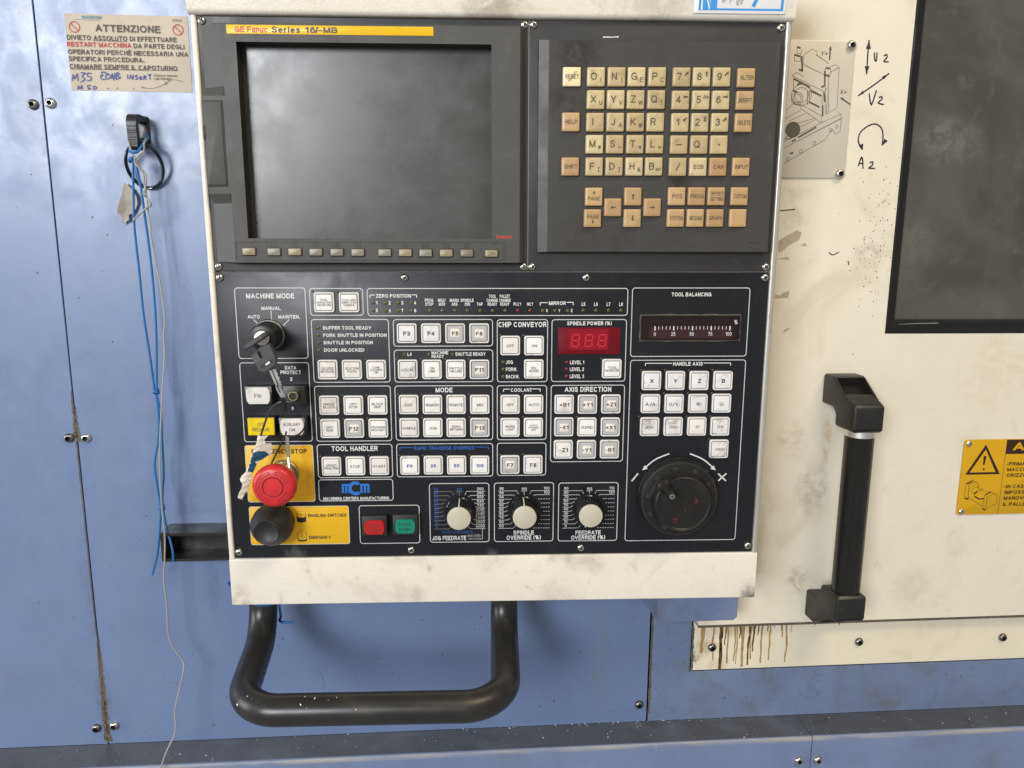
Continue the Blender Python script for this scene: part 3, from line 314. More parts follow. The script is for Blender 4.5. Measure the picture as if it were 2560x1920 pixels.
mat('door_glass', (0.060, 0.060, 0.050), stains_and_sheen=[(250, 560, 55, (0.19, 0.187, 0.165), 0.5, 1.6), (225, 450, 40, (0.16, 0.157, 0.14), 0.35)], rough=0.24, spec=0.55, dirt=((0.125, 0.122, 0.105), 0.5, 5, 0.42), dirt2=((0.17, 0.165, 0.14), 0.4, 38, 0.54), streak=((0.11, 0.11, 0.10), 0.35, 14, 0.5), rvar=0.06, rscale=20)  # pale patches paint workshop reflections into the pane colour, over the dirt film
mat('led_window', (0.13, 0.002, 0.008), rough=0.22, spec=0.4, emit=((0.5, 0.0, 0.01), 0.02))
mat('led_window_lit', (0.21, 0.003, 0.014), rough=0.24, emit=((0.8, 0.0, 0.02), 0.05))
mat('led_digit', (0.42, 0.03, 0.04), rough=0.35, emit=((1.0, 0.02, 0.05), 0.12))
mat('meter_dark', (0.012, 0.006, 0.005), rough=0.3)
mat('meter_strip', (0.036, 0.014, 0.018), rough=0.25)
mat('paper', (0.47, 0.41, 0.32), rough=0.6, var=0.05, vscale=20, dirt=((0.32, 0.26, 0.19), 0.6, 16, 0.52), dirt2=((0.22, 0.18, 0.13), 0.4, 50, 0.6))
mat('paper_ink', (0.075, 0.062, 0.056), rough=0.6)
mat('paper_red', (0.42, 0.045, 0.04), rough=0.6)
mat('marker_blue', (0.012, 0.03, 0.22), rough=0.5)
mat('marker_black', (0.02, 0.012, 0.035), rough=0.5, dirt=((0.16, 0.13, 0.18), 0.6, 120, 0.5))
mat('logo_blue', (0.015, 0.135, 0.48), rough=0.5)
mat('sign_teal', (0.10, 0.26, 0.33), rough=0.6)
mat('plate_white', (0.78, 0.77, 0.77), rough=0.4, dirt=((0.55, 0.52, 0.48), 0.4, 60, 0.58))
mat('plate_blue', (0.05, 0.28, 0.68), rough=0.4)
mat('plate_greymark', (0.42, 0.38, 0.35), rough=0.5, dirt=((0.7, 0.68, 0.66), 0.9, 130, 0.48))
mat('alu_plate', (0.60, 0.56, 0.47), rough=0.40, metal=0.15, var=0.04, vscale=12, rvar=0.06)
mat('alu_ink', (0.10, 0.09, 0.075), rough=0.5)
mat('sign_yellow', (0.60, 0.33, 0.002), rough=0.42, var=0.04, vscale=20)
mat('sign_ink', (0.03, 0.012, 0.004), rough=0.5)
mat('blue_cord', (0.013, 0.125, 0.34), rough=0.42, var=0.12, vscale=80)
mat('grey_wire', (0.30, 0.29, 0.265), rough=0.38, var=0.1, vscale=50)
mat('torn_tape', (0.36, 0.33, 0.28), rough=0.6, var=0.12, vscale=40, dirt=((0.22, 0.2, 0.17), 0.6, 60, 0.5))
mat('tape_white', (0.66, 0.62, 0.53), rough=0.35, var=0.08, vscale=90, dirt=((0.38, 0.33, 0.25), 0.6, 90, 0.52))
mat('tape_blue', (0.012, 0.075, 0.14), rough=0.3, var=0.2, vscale=90)
mat('key_black', (0.05, 0.049, 0.048), rough=0.4, var=0.15, vscale=80)
mat('wall_residue', (0.165, 0.185, 0.225), rough=0.6, var=0.1, vscale=40, dirt=((0.15, 0.21, 0.36), 0.9, 28, 0.48))
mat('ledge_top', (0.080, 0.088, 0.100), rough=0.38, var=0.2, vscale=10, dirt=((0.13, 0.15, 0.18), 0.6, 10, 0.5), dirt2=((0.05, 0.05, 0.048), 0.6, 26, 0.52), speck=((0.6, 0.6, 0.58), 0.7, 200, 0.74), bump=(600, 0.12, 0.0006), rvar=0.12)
mat('dial_ink', (0.075, 0.07, 0.058), rough=0.5)
mat('scratch_light', (0.26, 0.30, 0.40), rough=0.5)
mat('chip_white', (0.8, 0.8, 0.78), rough=0.3)

# ------------------------------------------------------------------ mesh helpers (millimetres in, metres out)
def rrect(cx, cy, w, h, r=0.0, n=4):
    if r <= 0: return [(cx - w/2, cy - h/2), (cx + w/2, cy - h/2), (cx + w/2, cy + h/2), (cx - w/2, cy + h/2)]
    out = []
    for sx, sy, a0 in ((1, -1, -90), (1, 1, 0), (-1, 1, 90), (-1, -1, 180)):
        for i in range(n + 1):
            a = math.radians(a0 + 90 * i / n)
            out.append((cx + sx * (w/2 - r) + r * math.cos(a), cy + sy * (h/2 - r) + r * math.sin(a)))
    return out
def circ(cx, cy, r, n=32): return [(cx + r * math.cos(2 * math.pi * i / n), cy + r * math.sin(2 * math.pi * i / n)) for i in range(n)]
def spline(pts, k=6, closed=False):
    out = []; n = len(pts); P = [Vector(p) for p in pts]
    rngs = range(n if closed else n - 1)
    for i in rngs:
        if closed: a, b, c, d = P[(i-1) % n], P[i], P[(i+1) % n], P[(i+2) % n]
        else: a, b, c, d = P[max(i-1, 0)], P[i], P[i+1], P[min(i+2, n-1)]
        for j in range(k):
            t = j / k
            out.append(0.5 * ((2*b) + (c-a)*t + (2*a-5*b+4*c-d)*t*t + (3*b-a-3*c+d)*t**3))
    if not closed: out.append(P[-1])
    return out
def fillet(pts, radii, n=10):
    P = [Vector(p) for p in pts]; out = [P[0]]
    for i in range(1, len(P) - 1):
        r = radii[i-1]; u = (P[i-1] - P[i]); v = (P[i+1] - P[i]); ang = u.angle(v)
        d = min(r / math.tan(ang / 2), u.length * 0.499, v.length * 0.499)
        a = P[i] + u.normalized() * d; c = P[i] + v.normalized() * d
        for j in range(n + 1):
            t = j / n
            # circular-ish arc through a rational quadratic
            w_ = math.sin(ang / 2); b0, b1, b2 = (1-t)**2, 2*t*(1-t)*w_, t*t
            out.append((a*b0 + P[i]*b1 + c*b2) / (b0 + b1 + b2))
    out.append(P[-1]); return out
class MB:
    def __init__(s): s.v = []; s.f = []; s.m = []; s.cur = 0; s.xf = None
    def slot(s, i): s.cur = i; return s
    def add(s, vs, fs):
        o = len(s.v)
        s.v += [tuple(s.xf @ Vector(p)) if s.xf else tuple(p) for p in vs]
        s.f += [tuple(i + o for i in f) for f in fs]; s.m += [s.cur] * len(fs); return s
    def loft(s, loops, cap0=False, cap1=True):
        n = len(loops[0]); vs = [p for l in loops for p in l]; fs = []
        for k in range(len(loops) - 1):
            for i in range(n):
                j = (i + 1) % n; fs.append((k*n+i, k*n+j, (k+1)*n+j, (k+1)*n+i))
        if cap0: fs.append(tuple(range(n-1, -1, -1)))
        if cap1: fs.append(tuple((len(loops)-1)*n + i for i in range(n)))
        return s.add(vs, fs)
    def prism(s, outline, z0, z1, cap0=False): return s.loft([[(x, y, z0) for x, y in outline], [(x, y, z1) for x, y in outline]], cap0)
    def pad(s, cx, cy, w, h, z0, z1, r=1.0, bev=0.6, n=4, draft=0.0):
        """rounded block with bevelled top edge"""
        L = [[(x, y, z0) for x, y in rrect(cx, cy, w + 2*draft, h + 2*draft, r, n)]]
        for t in (0, 0.5, 1.0):
            a = t * math.pi / 2; ins = bev * (1 - math.cos(a)); zz = z1 - bev + bev * math.sin(a)
            L.append([(x, y, zz) for x, y in rrect(cx, cy, w - 2*ins, h - 2*ins, max(r - ins, 0.05) if r else 0, n)])
        return s.loft(L)
    def box(s, x0, x1, y0, y1, z0, z1):
        return s.add([(x0,y0,z0),(x1,y0,z0),(x1,y1,z0),(x0,y1,z0),(x0,y0,z1),(x1,y0,z1),(x1,y1,z1),(x0,y1,z1)],
                     [(3,2,1,0),(4,5,6,7),(0,1,5,4),(1,2,6,5),(2,3,7,6),(3,0,4,7)])
    def ringflat(s, out, inn, z):
        n = len(out); return s.add([(x, y, z) for x, y in out] + [(x, y, z) for x, y in inn], [(i, (i+1) % n, n + (i+1) % n, n + i) for i in range(n)])
    def lathe(s, prof, c=(0, 0), n=40, cap=True):
        L = [[(x, y, z) for x, y in circ(c[0], c[1], max(r, 0.01), n)] for r, z in prof]
        return s.loft(L, False, cap)
    def face(s, pts): return s.add(pts, [tuple(range(len(pts)))])
    def flat(s, pts, z): return s.face([(x, y, z) for x, y in pts])
    def ribbon(s, pts, w, z, taper=None):
        P = [Vector((p[0], p[1])) for p in pts]; vs = []; fs = []
        for i, p in enumerate(P):
            d = (P[min(i+1, len(P)-1)] - P[max(i-1, 0)]).normalized(); nrm = Vector((-d.y, d.x)); ww = w * (taper[i] if taper else 1)
            k = 1.0
            if 0 < i < len(P) - 1:
                d1 = (P[i] - P[i-1]).normalized(); k = 1 / max(0.5, abs(d1.x * d.x + d1.y * d.y))
            vs += [(*(p + nrm * ww/2 * k), z), (*(p - nrm * ww/2 * k), z)]
            if i: fs.append((2*i-2, 2*i-1, 2*i+1, 2*i))
        return s.add(vs, fs)
    def tube(s, path, r, n=12, closed=False, cap=True, rad=None, flat=None):
        P = [Vector(p) for p in path]; N = len(P); L = []; up = None
        for i in range(N):
            d = (P[(i+1) % N] - P[(i-1) % N]) if closed else (P[min(i+1, N-1)] - P[max(i-1, 0)])
            d.normalize()
            if up is None:
                up = Vector((0, 0, 1)) if abs(d.z) < 0.9 else Vector((1, 0, 0))
            up = (up - d * up.dot(d)).normalized(); sd = d.cross(up)
            rr = r * (rad[i] if rad else 1)
            a_, b_ = (flat if flat else (1, 1))
            L.append([tuple(P[i] + sd * math.cos(2*math.pi*k/n) * rr * a_ + up * math.sin(2*math.pi*k/n) * rr * b_) for k in range(n)])
        if closed:
            L.append(L[0]); return s.loft(L, False, False)
        return s.loft(L, cap, cap)
    def text(s, string, cx, cy, w, h, z, rot=0.0, shear=0.0):
        V, Fc, bw, bh = TXT[string]
        sx = w / bw if w else h / bh; sy = h / bh
        ca, sa = math.cos(rot), math.sin(rot); vs = []
        for x, y, k in V:
            X = x * sx + shear * y * sy; Y = y * sy
            vs.append((cx + X*ca - Y*sa, cy + X*sa + Y*ca, z + k * 0.014))
        return s.add(vs, Fc)
    def mesh(s, name, mats, sharp=35):
        me = bpy.data.meshes.new(name)
        me.from_pydata([(x/1000, y/1000, z/1000) for x, y, z in s.v], [], s.f)
        for mm in (mats if isinstance(mats, (list, tuple)) else [mats]): me.materials.append(MATS[mm])
        me.polygons.foreach_set('material_index', s.m)
        bm = bmesh.new(); bm.from_mesh(me); bmesh.ops.recalc_face_normals(bm, faces=bm.faces) if s.solid else None; bm.to_mesh(me); bm.free()
        me.polygons.foreach_set('use_smooth', [True] * len(me.polygons))
        me.set_sharp_from_angle(angle=math.radians(sharp)); me.update()
        return me
    solid = False

def place(name, me, parent=None, loc=(0, 0, 0), rz=0.0):
    o = bpy.data.objects.new(name, me); COL.objects.link(o)
    if parent: o.parent = parent
    o.location = [c / 1000 for c in loc]; o.rotation_euler = (0, 0, rz)
    return o
def part(name, mb, mats, parent, loc=(0, 0, 0), sharp=35, label=None):
    o = place(name, mb.mesh(name, mats, sharp), parent, loc)
    if label: o['label'] = label
    return o
def tag(o, label, cat, group=None, kind=None):
    o['label'] = label; o['category'] = cat
    if group: o['group'] = group
    if kind: o['kind'] = kind
    return o
WALLF = Matrix.Rotation(math.pi / 2, 4, 'X')
def root(name, frame, x, y, z, label, cat, group=None):
    o = bpy.data.objects.new(name, None); o.empty_display_size = 0.02; COL.objects.link(o)
    o.matrix_world = frame @ Matrix.Translation((x/1000, y/1000, z/1000))
    return tag(o, label, cat, group)
def single(name, mb, mats, frame, label, cat, group=None, sharp=35):
    """a thing that is one mesh: its origin is moved to its own middle"""
    n = len(mb.v); c = [sum(p[i] for p in mb.v) / n for i in range(3)]
    mb.v = [(p[0]-c[0], p[1]-c[1], p[2]-c[2]) for p in mb.v]
    o = place(name, mb.mesh(name, mats, sharp)); o.matrix_world = frame @ Matrix.Translation([q/1000 for q in c])
    return tag(o, label, cat, group)

# ------------------------------------------------------------------ lettering: a plain sans-serif drawn with strokes, every string turned into a flat mesh once
def _arc(cx, cy, rx, ry, a0, a1, n=None):
    n = n or max(4, int(abs(a1 - a0) / 24)); return [(cx + rx * math.cos(math.radians(a0 + (a1 - a0) * i / n)), cy + ry * math.sin(math.radians(a0 + (a1 - a0) * i / n))) for i in range(n + 1)]
def _spl(*p): return [(q.x, q.y) for q in spline([(x, y, 0) for x, y in p], 3)]
def _el(cx, cy, rx, ry): return _arc(cx, cy, rx, ry, 0, 360, 16)
GL = {
 'A': (.70, [[(0, 0), (.35, 1)], [(.35, 1), (.70, 0)], [(.14, .31), (.56, .31)]]), 'B': (.62, [[(0, 0), (0, 1)], [(0, 1), (.34, 1)] + _arc(.36, .765, .22, .235, 90, -90) + [(0, .53)], [(.36, .53)] + _arc(.38, .265, .24, .265, 90, -90) + [(0, 0)]]),
 'C': (.70, [_arc(.37, .5, .37, .5, 42, 318)]), 'D': (.66, [[(0, 0), (0, 1)], [(0, 1), (.26, 1)] + _arc(.28, .5, .38, .5, 90, -90) + [(0, 0)]]),
 'E': (.55, [[(0, 0), (0, 1)], [(0, 1), (.54, 1)], [(0, 0), (.56, 0)], [(0, .53), (.5, .53)]]), 'F': (.52, [[(0, 0), (0, 1)], [(0, 1), (.53, 1)], [(0, .51), (.46, .51)]]),
 'G': (.74, [_arc(.37, .5, .37, .5, 42, 330), [(.72, .48), (.72, .06)], [(.42, .48), (.74, .48)]]), 'H': (.58, [[(0, 0), (0, 1)], [(.58, 0), (.58, 1)], [(0, .53), (.58, .53)]]), 'I': (0, [[(0, 0), (0, 1)]]),
 'J': (.42, [[(.42, 1), (.42, .27)] + _arc(.21, .25, .21, .25, 0, -170)]), 'K': (.62, [[(0, 0), (0, 1)], [(.58, 1), (0, .36)], [(.2, .56), (.62, 0)]]), 'L': (.48, [[(0, 0), (0, 1)], [(0, 0), (.5, 0)]]),
 'M': (.74, [[(0, 0), (0, 1)], [(0, 1), (.37, 0)], [(.37, 0), (.74, 1)], [(.74, 1), (.74, 0)]]), 'N': (.6, [[(0, 0), (0, 1)], [(0, 1), (.6, 0)], [(.6, 0), (.6, 1)]]), 'O': (.76, [_el(.38, .5, .38, .5)]),
 'P': (.6, [[(0, 0), (0, 1)], [(0, 1), (.34, 1)] + _arc(.36, .735, .25, .265, 90, -90) + [(0, .47)]]), 'Q': (.76, [_el(.38, .5, .38, .5), [(.45, .25), (.76, -.03)]]), 'R': (.62, [[(0, 0), (0, 1)], [(0, 1), (.34, 1)] + _arc(.36, .745, .24, .255, 90, -90) + [(0, .49)], [(.36, .49), (.6, 0)]]),
 'S': (.62, [_spl((.58, .76), (.49, .94), (.3, 1), (.11, .93), (.05, .75), (.13, .6), (.32, .52), (.5, .44), (.6, .27), (.51, .07), (.31, 0), (.1, .06), (.01, .25))]), 'T': (.6, [[(0, 1), (.6, 1)], [(.3, 1), (.3, 0)]]), 'U': (.58, [[(0, 1), (0, .3)] + _arc(.29, .29, .29, .29, 180, 360) + [(.58, 1)]]),
 'V': (.66, [[(0, 1), (.33, 0)], [(.33, 0), (.66, 1)]]), 'W': (.94, [[(0, 1), (.24, 0)], [(.24, 0), (.47, 1)], [(.47, 1), (.7, 0)], [(.7, 0), (.94, 1)]]), 'X': (.62, [[(0, 0), (.62, 1)], [(0, 1), (.62, 0)]]), 'Y': (.64, [[(0, 1), (.32, .43)], [(.64, 1), (.32, .43)], [(.32, .45), (.32, 0)]]), 'Z': (.58, [[(.02, 1), (.56, 1)], [(.56, 1), (0, 0)], [(0, 0), (.58, 0)]]),
 '0': (.52, [_el(.26, .5, .26, .5)]), '1': (.26, [[(.26, 0), (.26, 1)], [(.0, .74), (.26, .96)]]), '2': (.52, [_spl((.02, .7), (.08, .92), (.26, 1), (.45, .93), (.5, .74), (.4, .52), (.15, .25), (.01, 0)), [(0, 0), (.53, 0)]]),
 '3': (.5, [_spl((.02, .76), (.1, .95), (.26, 1), (.43, .94), (.47, .76), (.4, .58), (.2, .53)), _spl((.2, .53), (.42, .46), (.5, .27), (.42, .07), (.25, 0), (.07, .06), (0, .25))]), '4': (.54, [[(.4, 0), (.4, 1)], [(.4, 1), (0, .28)], [(0, .28), (.54, .28)]]),
 '5': (.52, [[(.47, 1), (.09, 1)], [(.09, 1), (.04, .48)], _spl((.04, .48), (.25, .6), (.45, .52), (.52, .32), (.42, .08), (.23, 0), (.07, .05), (0, .22))]), '6': (.52, [_el(.26, .31, .26, .31), _spl((.0, .34), (.06, .74), (.26, 1), (.48, .82))]), '7': (.5, [[(0, 1), (.5, 1)], [(.5, 1), (.16, 0)]]),
 '8': (.52, [_el(.26, .765, .21, .235), _el(.26, .265, .26, .265)]), '9': (.52, [_el(.26, .69, .26, .31), _spl((.52, .66), (.46, .26), (.26, 0), (.04, .18))]),
 '-': (.34, [[(0, .42), (.34, .42)]]), '+': (.54, [[(0, .44), (.54, .44)], [(.27, .17), (.27, .71)]]), '/': (.36, [[(0, 0), (.36, 1)]]), '(': (.16, [_spl((.18, 1.1), (.02, .75), (0, .4), (.05, .1), (.18, -.12))]), ')': (.16, [_spl((0, 1.1), (.16, .75), (.18, .4), (.13, .1), (0, -.12))]),
 '.': (.04, [[(0, 0), (.05, 0)]]), ',': (.06, [[(.06, .06), (0, -.14)]]), '%': (.86, [_el(.17, .76, .17, .22), _el(.69, .24, .17, .22), [(.2, 0), (.66, 1)]]), '?': (.48, [_spl((0, .74), (.08, .95), (.25, 1), (.42, .93), (.47, .74), (.32, .52), (.24, .3)), [(.24, 0), (.24, .04)]]), '!': (.05, [[(.03, 1), (.03, .28)], [(.03, 0), (.03, .04)]]),
 '=': (.5, [[(0, .3), (.5, .3)], [(0, .58), (.5, .58)]]), '*': (.4, [[(0, .3), (.4, .7)], [(0, .7), (.4, .3)], [(.2, .25), (.2, .75)]]), '#': (.5, [[(.1, .1), (.2, .9)], [(.32, .1), (.42, .9)], [(0, .35), (.5, .35)], [(0, .65), (.5, .65)]]), '&': (.6, [_el(.24, .76, .16, .2), _el(.24, .27, .24, .27), [(.2, .6), (.6, 0)]]), '@': (.8, [_el(.4, .45, .4, .45), _el(.4, .45, .17, .2)]),
 '[': (.2, [[(0, 0), (0, 1)], [(0, 1), (.22, 1)], [(0, 0), (.22, 0)]]), ']': (.2, [[(.2, 0), (.2, 1)], [(.2, 1), (-.02, 1)], [(.2, 0), (-.02, 0)]]),
 'È': (.55, [[(0, 0), (0, 1)], [(0, 1), (.54, 1)], [(0, 0), (.56, 0)], [(0, .53), (.5, .53)], [(.12, 1.32), (.32, 1.16)]]),
 'a': (.46, [_el(.22, .34, .22, .34), [(.46, .7), (.46, 0)]]), 'c': (.44, [_arc(.24, .34, .24, .35, 45, 315)]), 'd': (.46, [_el(.22, .34, .22, .34), [(.46, 1), (.46, 0)]]), 'e': (.48, [_arc(.24, .34, .24, .35, 0, 315), [(0, .36), (.48, .36)]]), 'g': (.46, [_el(.22, .36, .22, .32), [(.46, .7), (.46, -.1)] + _arc(.24, -.08, .22, .2, 0, -150)]),
 'i': (.0, [[(0, .7), (0, 0)], [(0, .95), (0, 1)]]), 'l': (0, [[(0, 0), (0, 1)]]), 'm': (.74, [[(0, 0), (0, .7)], [(0, .45)] + _arc(.185, .48, .185, .21, 180, 0) + [(.37, 0)], [(.37, .45)] + _arc(.555, .48, .185, .21, 180, 0) + [(.74, 0)]]), 'n': (.44, [[(0, 0), (0, .7)], [(0, .42)] + _arc(.22, .46, .22, .24, 180, 0) + [(.44, 0)]]), 'o': (.48, [_el(.24, .35, .24, .35)]),
 'r': (.26, [[(0, 0), (0, .7)], _spl((0, .4), (.08, .62), (.27, .69))]), 's': (.4, [_spl((.38, .54), (.3, .67), (.18, .7), (.05, .62), (.06, .46), (.2, .37), (.36, .3), (.4, .15), (.3, .02), (.18, 0), (.05, .05), (0, .17))]), 't': (.24, [[(.1, .92), (.1, .1), (.16, 0), (.26, .02)], [(0, .68), (.26, .68)]]), 'u': (.44, [[(0, .7), (0, .24)] + _arc(.21, .22, .21, .22, 180, 360), [(.44, .7), (.44, 0)]]),
}
TXT = {}
def prepare(strings):
    for s_ in sorted(set(strings)):
        bold = not s_.startswith('~'); body = s_[1:] if not bold else s_
        t = 0.205 if bold else 0.135; V = []; Fc = []; x = 0.0; lay = 0
        for ch in body:
            if ch == ' ': x += 0.42; continue
            w, SS = GL[ch]
            for st in SS:
                P = [Vector((x + t / 2 + px, t / 2 + py * (1 - t))) for px, py in st]
                closed = (P[0] - P[-1]).length < 1e-6; N = len(P); o = len(V)
                for i, p in enumerate(P):
                    if closed: d = (P[(i + 1) % (N - 1)] - P[(i - 1) % (N - 1)])
                    else: d = P[min(i + 1, N - 1)] - P[max(i - 1, 0)]
                    d.normalize(); q = Vector((-d.y, d.x)) * t / 2; pp = p.copy()
                    if not closed and N == 2:          # straight strokes: square ends
                        pp += d * (t * 0.5 if abs(d.x) > .98 or abs(d.y) > .98 else t * 0.30) * (-1 if i == 0 else 1)
                    V.append((pp.x + q.x, pp.y + q.y, lay)); V.append((pp.x - q.x, pp.y - q.y, lay))
                    if i: Fc.append((o + 2*i - 2, o + 2*i - 1, o + 2*i + 1, o + 2*i))
                lay = (lay + 1) % 5
            x += w + t + 0.14
        x0, x1 = min(p[0] for p in V), max(p[0] for p in V)
        if all(c in ",.=-+*'" for c in body): y0, y1 = min(p[1] for p in V), max(p[1] for p in V)
        elif body.islower() and body not in ('i',): y0, y1 = 0.0, 0.75
        else: y0, y1 = 0.0, 1.0
        cx, cy = (x0 + x1) / 2, (y0 + y1) / 2
        TXT[s_] = ([(a - cx, b - cy, k) for a, b, k in V], Fc, max(x1 - x0, 1e-3), max(y1 - y0, 1e-3))

PAPER_LINES = [(825,1388,250,62,'ATTENZIONE','k'),(582,1530,335,42,'DIVIETO ASSOLUTO DI EFFETTUARE','k'),(582,1137,388,42,'RESTART MACCHINA','r'),(1157,1595,403,42,'DA PARTE DEGLI','k'),
    (592,1628,460,46,'OPERATORI PERCHÈ NECESSARIA UNA','k'),(597,1250,515,42,'SPECIFICA PROCEDURA.','k'),(605,1535,583,42,'CHIAMARE SEMPRE IL CAPOTURNO','k')]
strings = [c[4] for c in T['CAPS']] + [y[4] for y in T['YTXT']] + [s_[4] for s_ in T['STXT']] + ['FANUC', '~FANUC', 'i', '~I', '8', '~%', '?', '~Y+', '~X+', '~A+', 'A', '!', '-PRIMA', 'MACCH', 'ORIZZO', '-IN CASO', 'IMPOSS', 'MANOVR', 'IL PALLE', 'TTENZIONE', '7', 'N', '~28/09/20', '~Il Direttore Generale', '~Luigi Giardoni', 'GIARDON']
for b in T['BUTTONS']: strings += b[2].split('|') + ['~' + q for q in b[2].split('|')]
for b in T['PILOT']: strings += ['~' + q for q in b[2].split('|')]
for k in T['KEYS']:
    strings += [q for q in ['~' + u for u in k[2].replace('^', '').replace('|', ' ').split(' ')] if len(q) > 1]
    strings += ['~PAGE']
strings += ['~%d' % q for q in (0, 10, 20, 25, 30, 40, 50, 60, 70, 75, 80, 90, 100, 110, 120, 98, 96, 94, 92, 85, 200, 280, 400, 540, 740, 1040, 1440, 2000, 2800, 4000)]
strings += ['F', 'U', 'C', '~1', '~2', '~A', '~V', '~U', '~W', '~/']
strings += [p[4] for p in PAPER_LINES]
prepare([s_ for s_ in strings if s_.strip('~ ') and all(c in GL or c in '~ ' for c in s_)])

# ================================================================== the machine wall (blue sheet panels, sill, ledge)
ENC = root('machine_enclosure', WALLF, 0, 869, 0, 'blue painted sheet-metal machine casing with seams and ledge behind the control panel', 'machine casing')
def W0(mb): mb.v = [(x, y - 869, z) for x, y, z in mb.v]; return mb
def wpart(name, mb, mats, parent=None, sharp=35, label=None): return part(name, W0(mb), mats, parent or ENC, sharp=sharp, label=label)
def sheet(outline, z1=0.0, th=2.0):
    mb = MB(); mb.loft([[(x, y, z1 - th) for x, y in outline], [(x, y, z1 - 0.5) for x, y in outline], [(x, y, z1) for x, y in inset(outline, 0.5)]]); return mb
def inset(o, d):
    n = len(o); out = []
    for i in range(n):
        a, b, c = Vector(o[i-1]), Vector(o[i]), Vector(o[(i+1) % n])
        u = (b - a).normalized(); v = (c - b).normalized(); n1 = Vector((-u.y, u.x)); n2 = Vector((-v.y, v.x))
        k = n1 + n2; k = k / max(0.3, k.dot(n1)); out.append(tuple(b + k * d))
    return out
pan1 = wpart('panel', sheet([(-1200, 869), (-410.5, 869), (-410.5, 2100), (-1200, 2100)]), 'blue_paint')
pan2 = wpart('panel', sheet([(-409.3, 869), (232.6, 869), (232.6, 2100), (-409.3, 2100)]), 'blue_paint')
pan3 = wpart('panel', sheet([(234.8, 869), (1300, 869), (1300, 934.5), (284.5, 934.5), (284.5, 2100), (234.8, 2100)]), 'blue_paint_grimy')
mb = MB(); mb.flat([(-1300, 160), (1400, 160), (1400, 2200), (-1300, 2200)], -12); wpart('backing', mb, 'dark_gap')
# sill strip under the door with oil runs
mb = MB(); mb.loft([[(x, y, -4) for x, y in rrect(793, 968.5, 1012, 63, 0)], [(x, y, 1.5) for x, y in rrect(793, 968.5, 1012, 63, 0)], [(x, y, 2) for x, y in rrect(793, 968.5, 1011, 62, 0)]])
sill = wpart('sill_strip', mb, 'cream_strip')
def bolt_mesh(d=10.5, h=4.0, matn='steel', hexr=2.6, washer=False):
    mb = MB(); R = d / 2
    if washer: mb.slot(1).lathe([(R*1.45, 0), (R*1.45, 0.8), (R*1.3, 1.0)], n=24)
    mb.slot(0).lathe([(R, 0), (R, 0.25*h), (R*0.93, 0.55*h), (R*0.78, 0.82*h), (R*0.55, h), (hexr*1.02, h)], n=24, cap=False)
    mb.lathe([(hexr*1.02, h), (hexr*0.98, h*0.45)], n=6, cap=False)
    mb.slot(1).lathe([(hexr, h*0.42), (0.02, h*0.42)], n=6, cap=False)
    return mb.mesh('bolt', [matn, 'dark_gap'])
BOLT_L, BOLT_D = bolt_mesh(10.5, 4.2, 'steel'), bolt_mesh(10.5, 4.2, 'steel_dark')
def bolt(me, parent, x, y, z, name='bolt'):
    o = place(name, me, parent, (x, y, z)); o.rotation_euler = (0, 0, random.uniform(0, 1)); return o
for i, (x, y) in enumerate(T['BOLTS']): bolt(BOLT_D if i in (0, 2, 4, 6) else BOLT_L, pan1 if i in (0, 2, 4) else pan2, x, y - 869, 0)
for x, y in T['STRIPB']: bolt(BOLT_D, sill, x, y - 869, 2)
random.seed(3)
def drip(x, y0, ln, w, m_, z=2.15):
    pts = []; tp = []; n = 9; xx = x
    for i in range(n):
        t = i / (n - 1); xx += random.uniform(-0.9, 0.75); pts.append((xx, y0 - ln * t)); tp.append((1.25 - 0.5 * t) * random.uniform(0.75, 1.2))
    mb = MB(); mb.ribbon(spline([(p[0], p[1], 0) for p in pts], 3), w, z, [tp[min(i // 3, n - 1)] for i in range(n * 3 - 2)])
    wpart('oil_run', mb, m_, sill)
for cx, ln, w, m_ in ((1535, 50, 2.2, 'oil_thin'), (1585, 62, 4.2, 'oil'), (1640, 55, 2.0, 'oil_thin'), (1690, 52, 1.8, 'oil_thin'), (1712, 56, 1.6, 'oil_thin'), (1765, 60, 3.4, 'oil_thin'), (1812, 58, 2.6, 'oil'), (1855, 40, 2.4, 'oil'), (1912, 56, 2.4, 'oil_thin'), (1978, 52, 2.2, 'oil_thin'), (2068, 22, 2.0, 'oil_thin'), (2106, 56, 2.2, 'oil_thin'), (2150, 16, 1.0, 'oil_thin'), (1450, 40, 5.0, 'oil_thin'), (1600, 58, 2.0, 'oil_thin'), (1625, 30, 1.4, 'oil'), (1740, 22, 1.8, 'oil'), (1830, 50, 2.2, 'oil_thin'), (1890, 18, 1.6, 'oil'), (1945, 14, 1.4, 'oil'), (2020, 10, 1.2, 'oil_thin')):
    drip(285.5 + (cx - 1365) * 0.158, 999.5, ln, w, m_)
random.seed(6); pts = [(297 + i * 3.4, 995.6 + random.uniform(-0.8, 0.5)) for i in range(40)]
mb = MB(); mb.ribbon(pts, 2.6, 2.2, [random.uniform(0.5, 1.6) * (1.2 if i < 28 else 0.5) for i in range(40)]); wpart('oil_film', mb, 'oil_thin', sill)
for px, ln in ((430, 7), (620, 8)): drip(369.3 + px * 0.162, 999.5, ln, 2.4, 'oil')
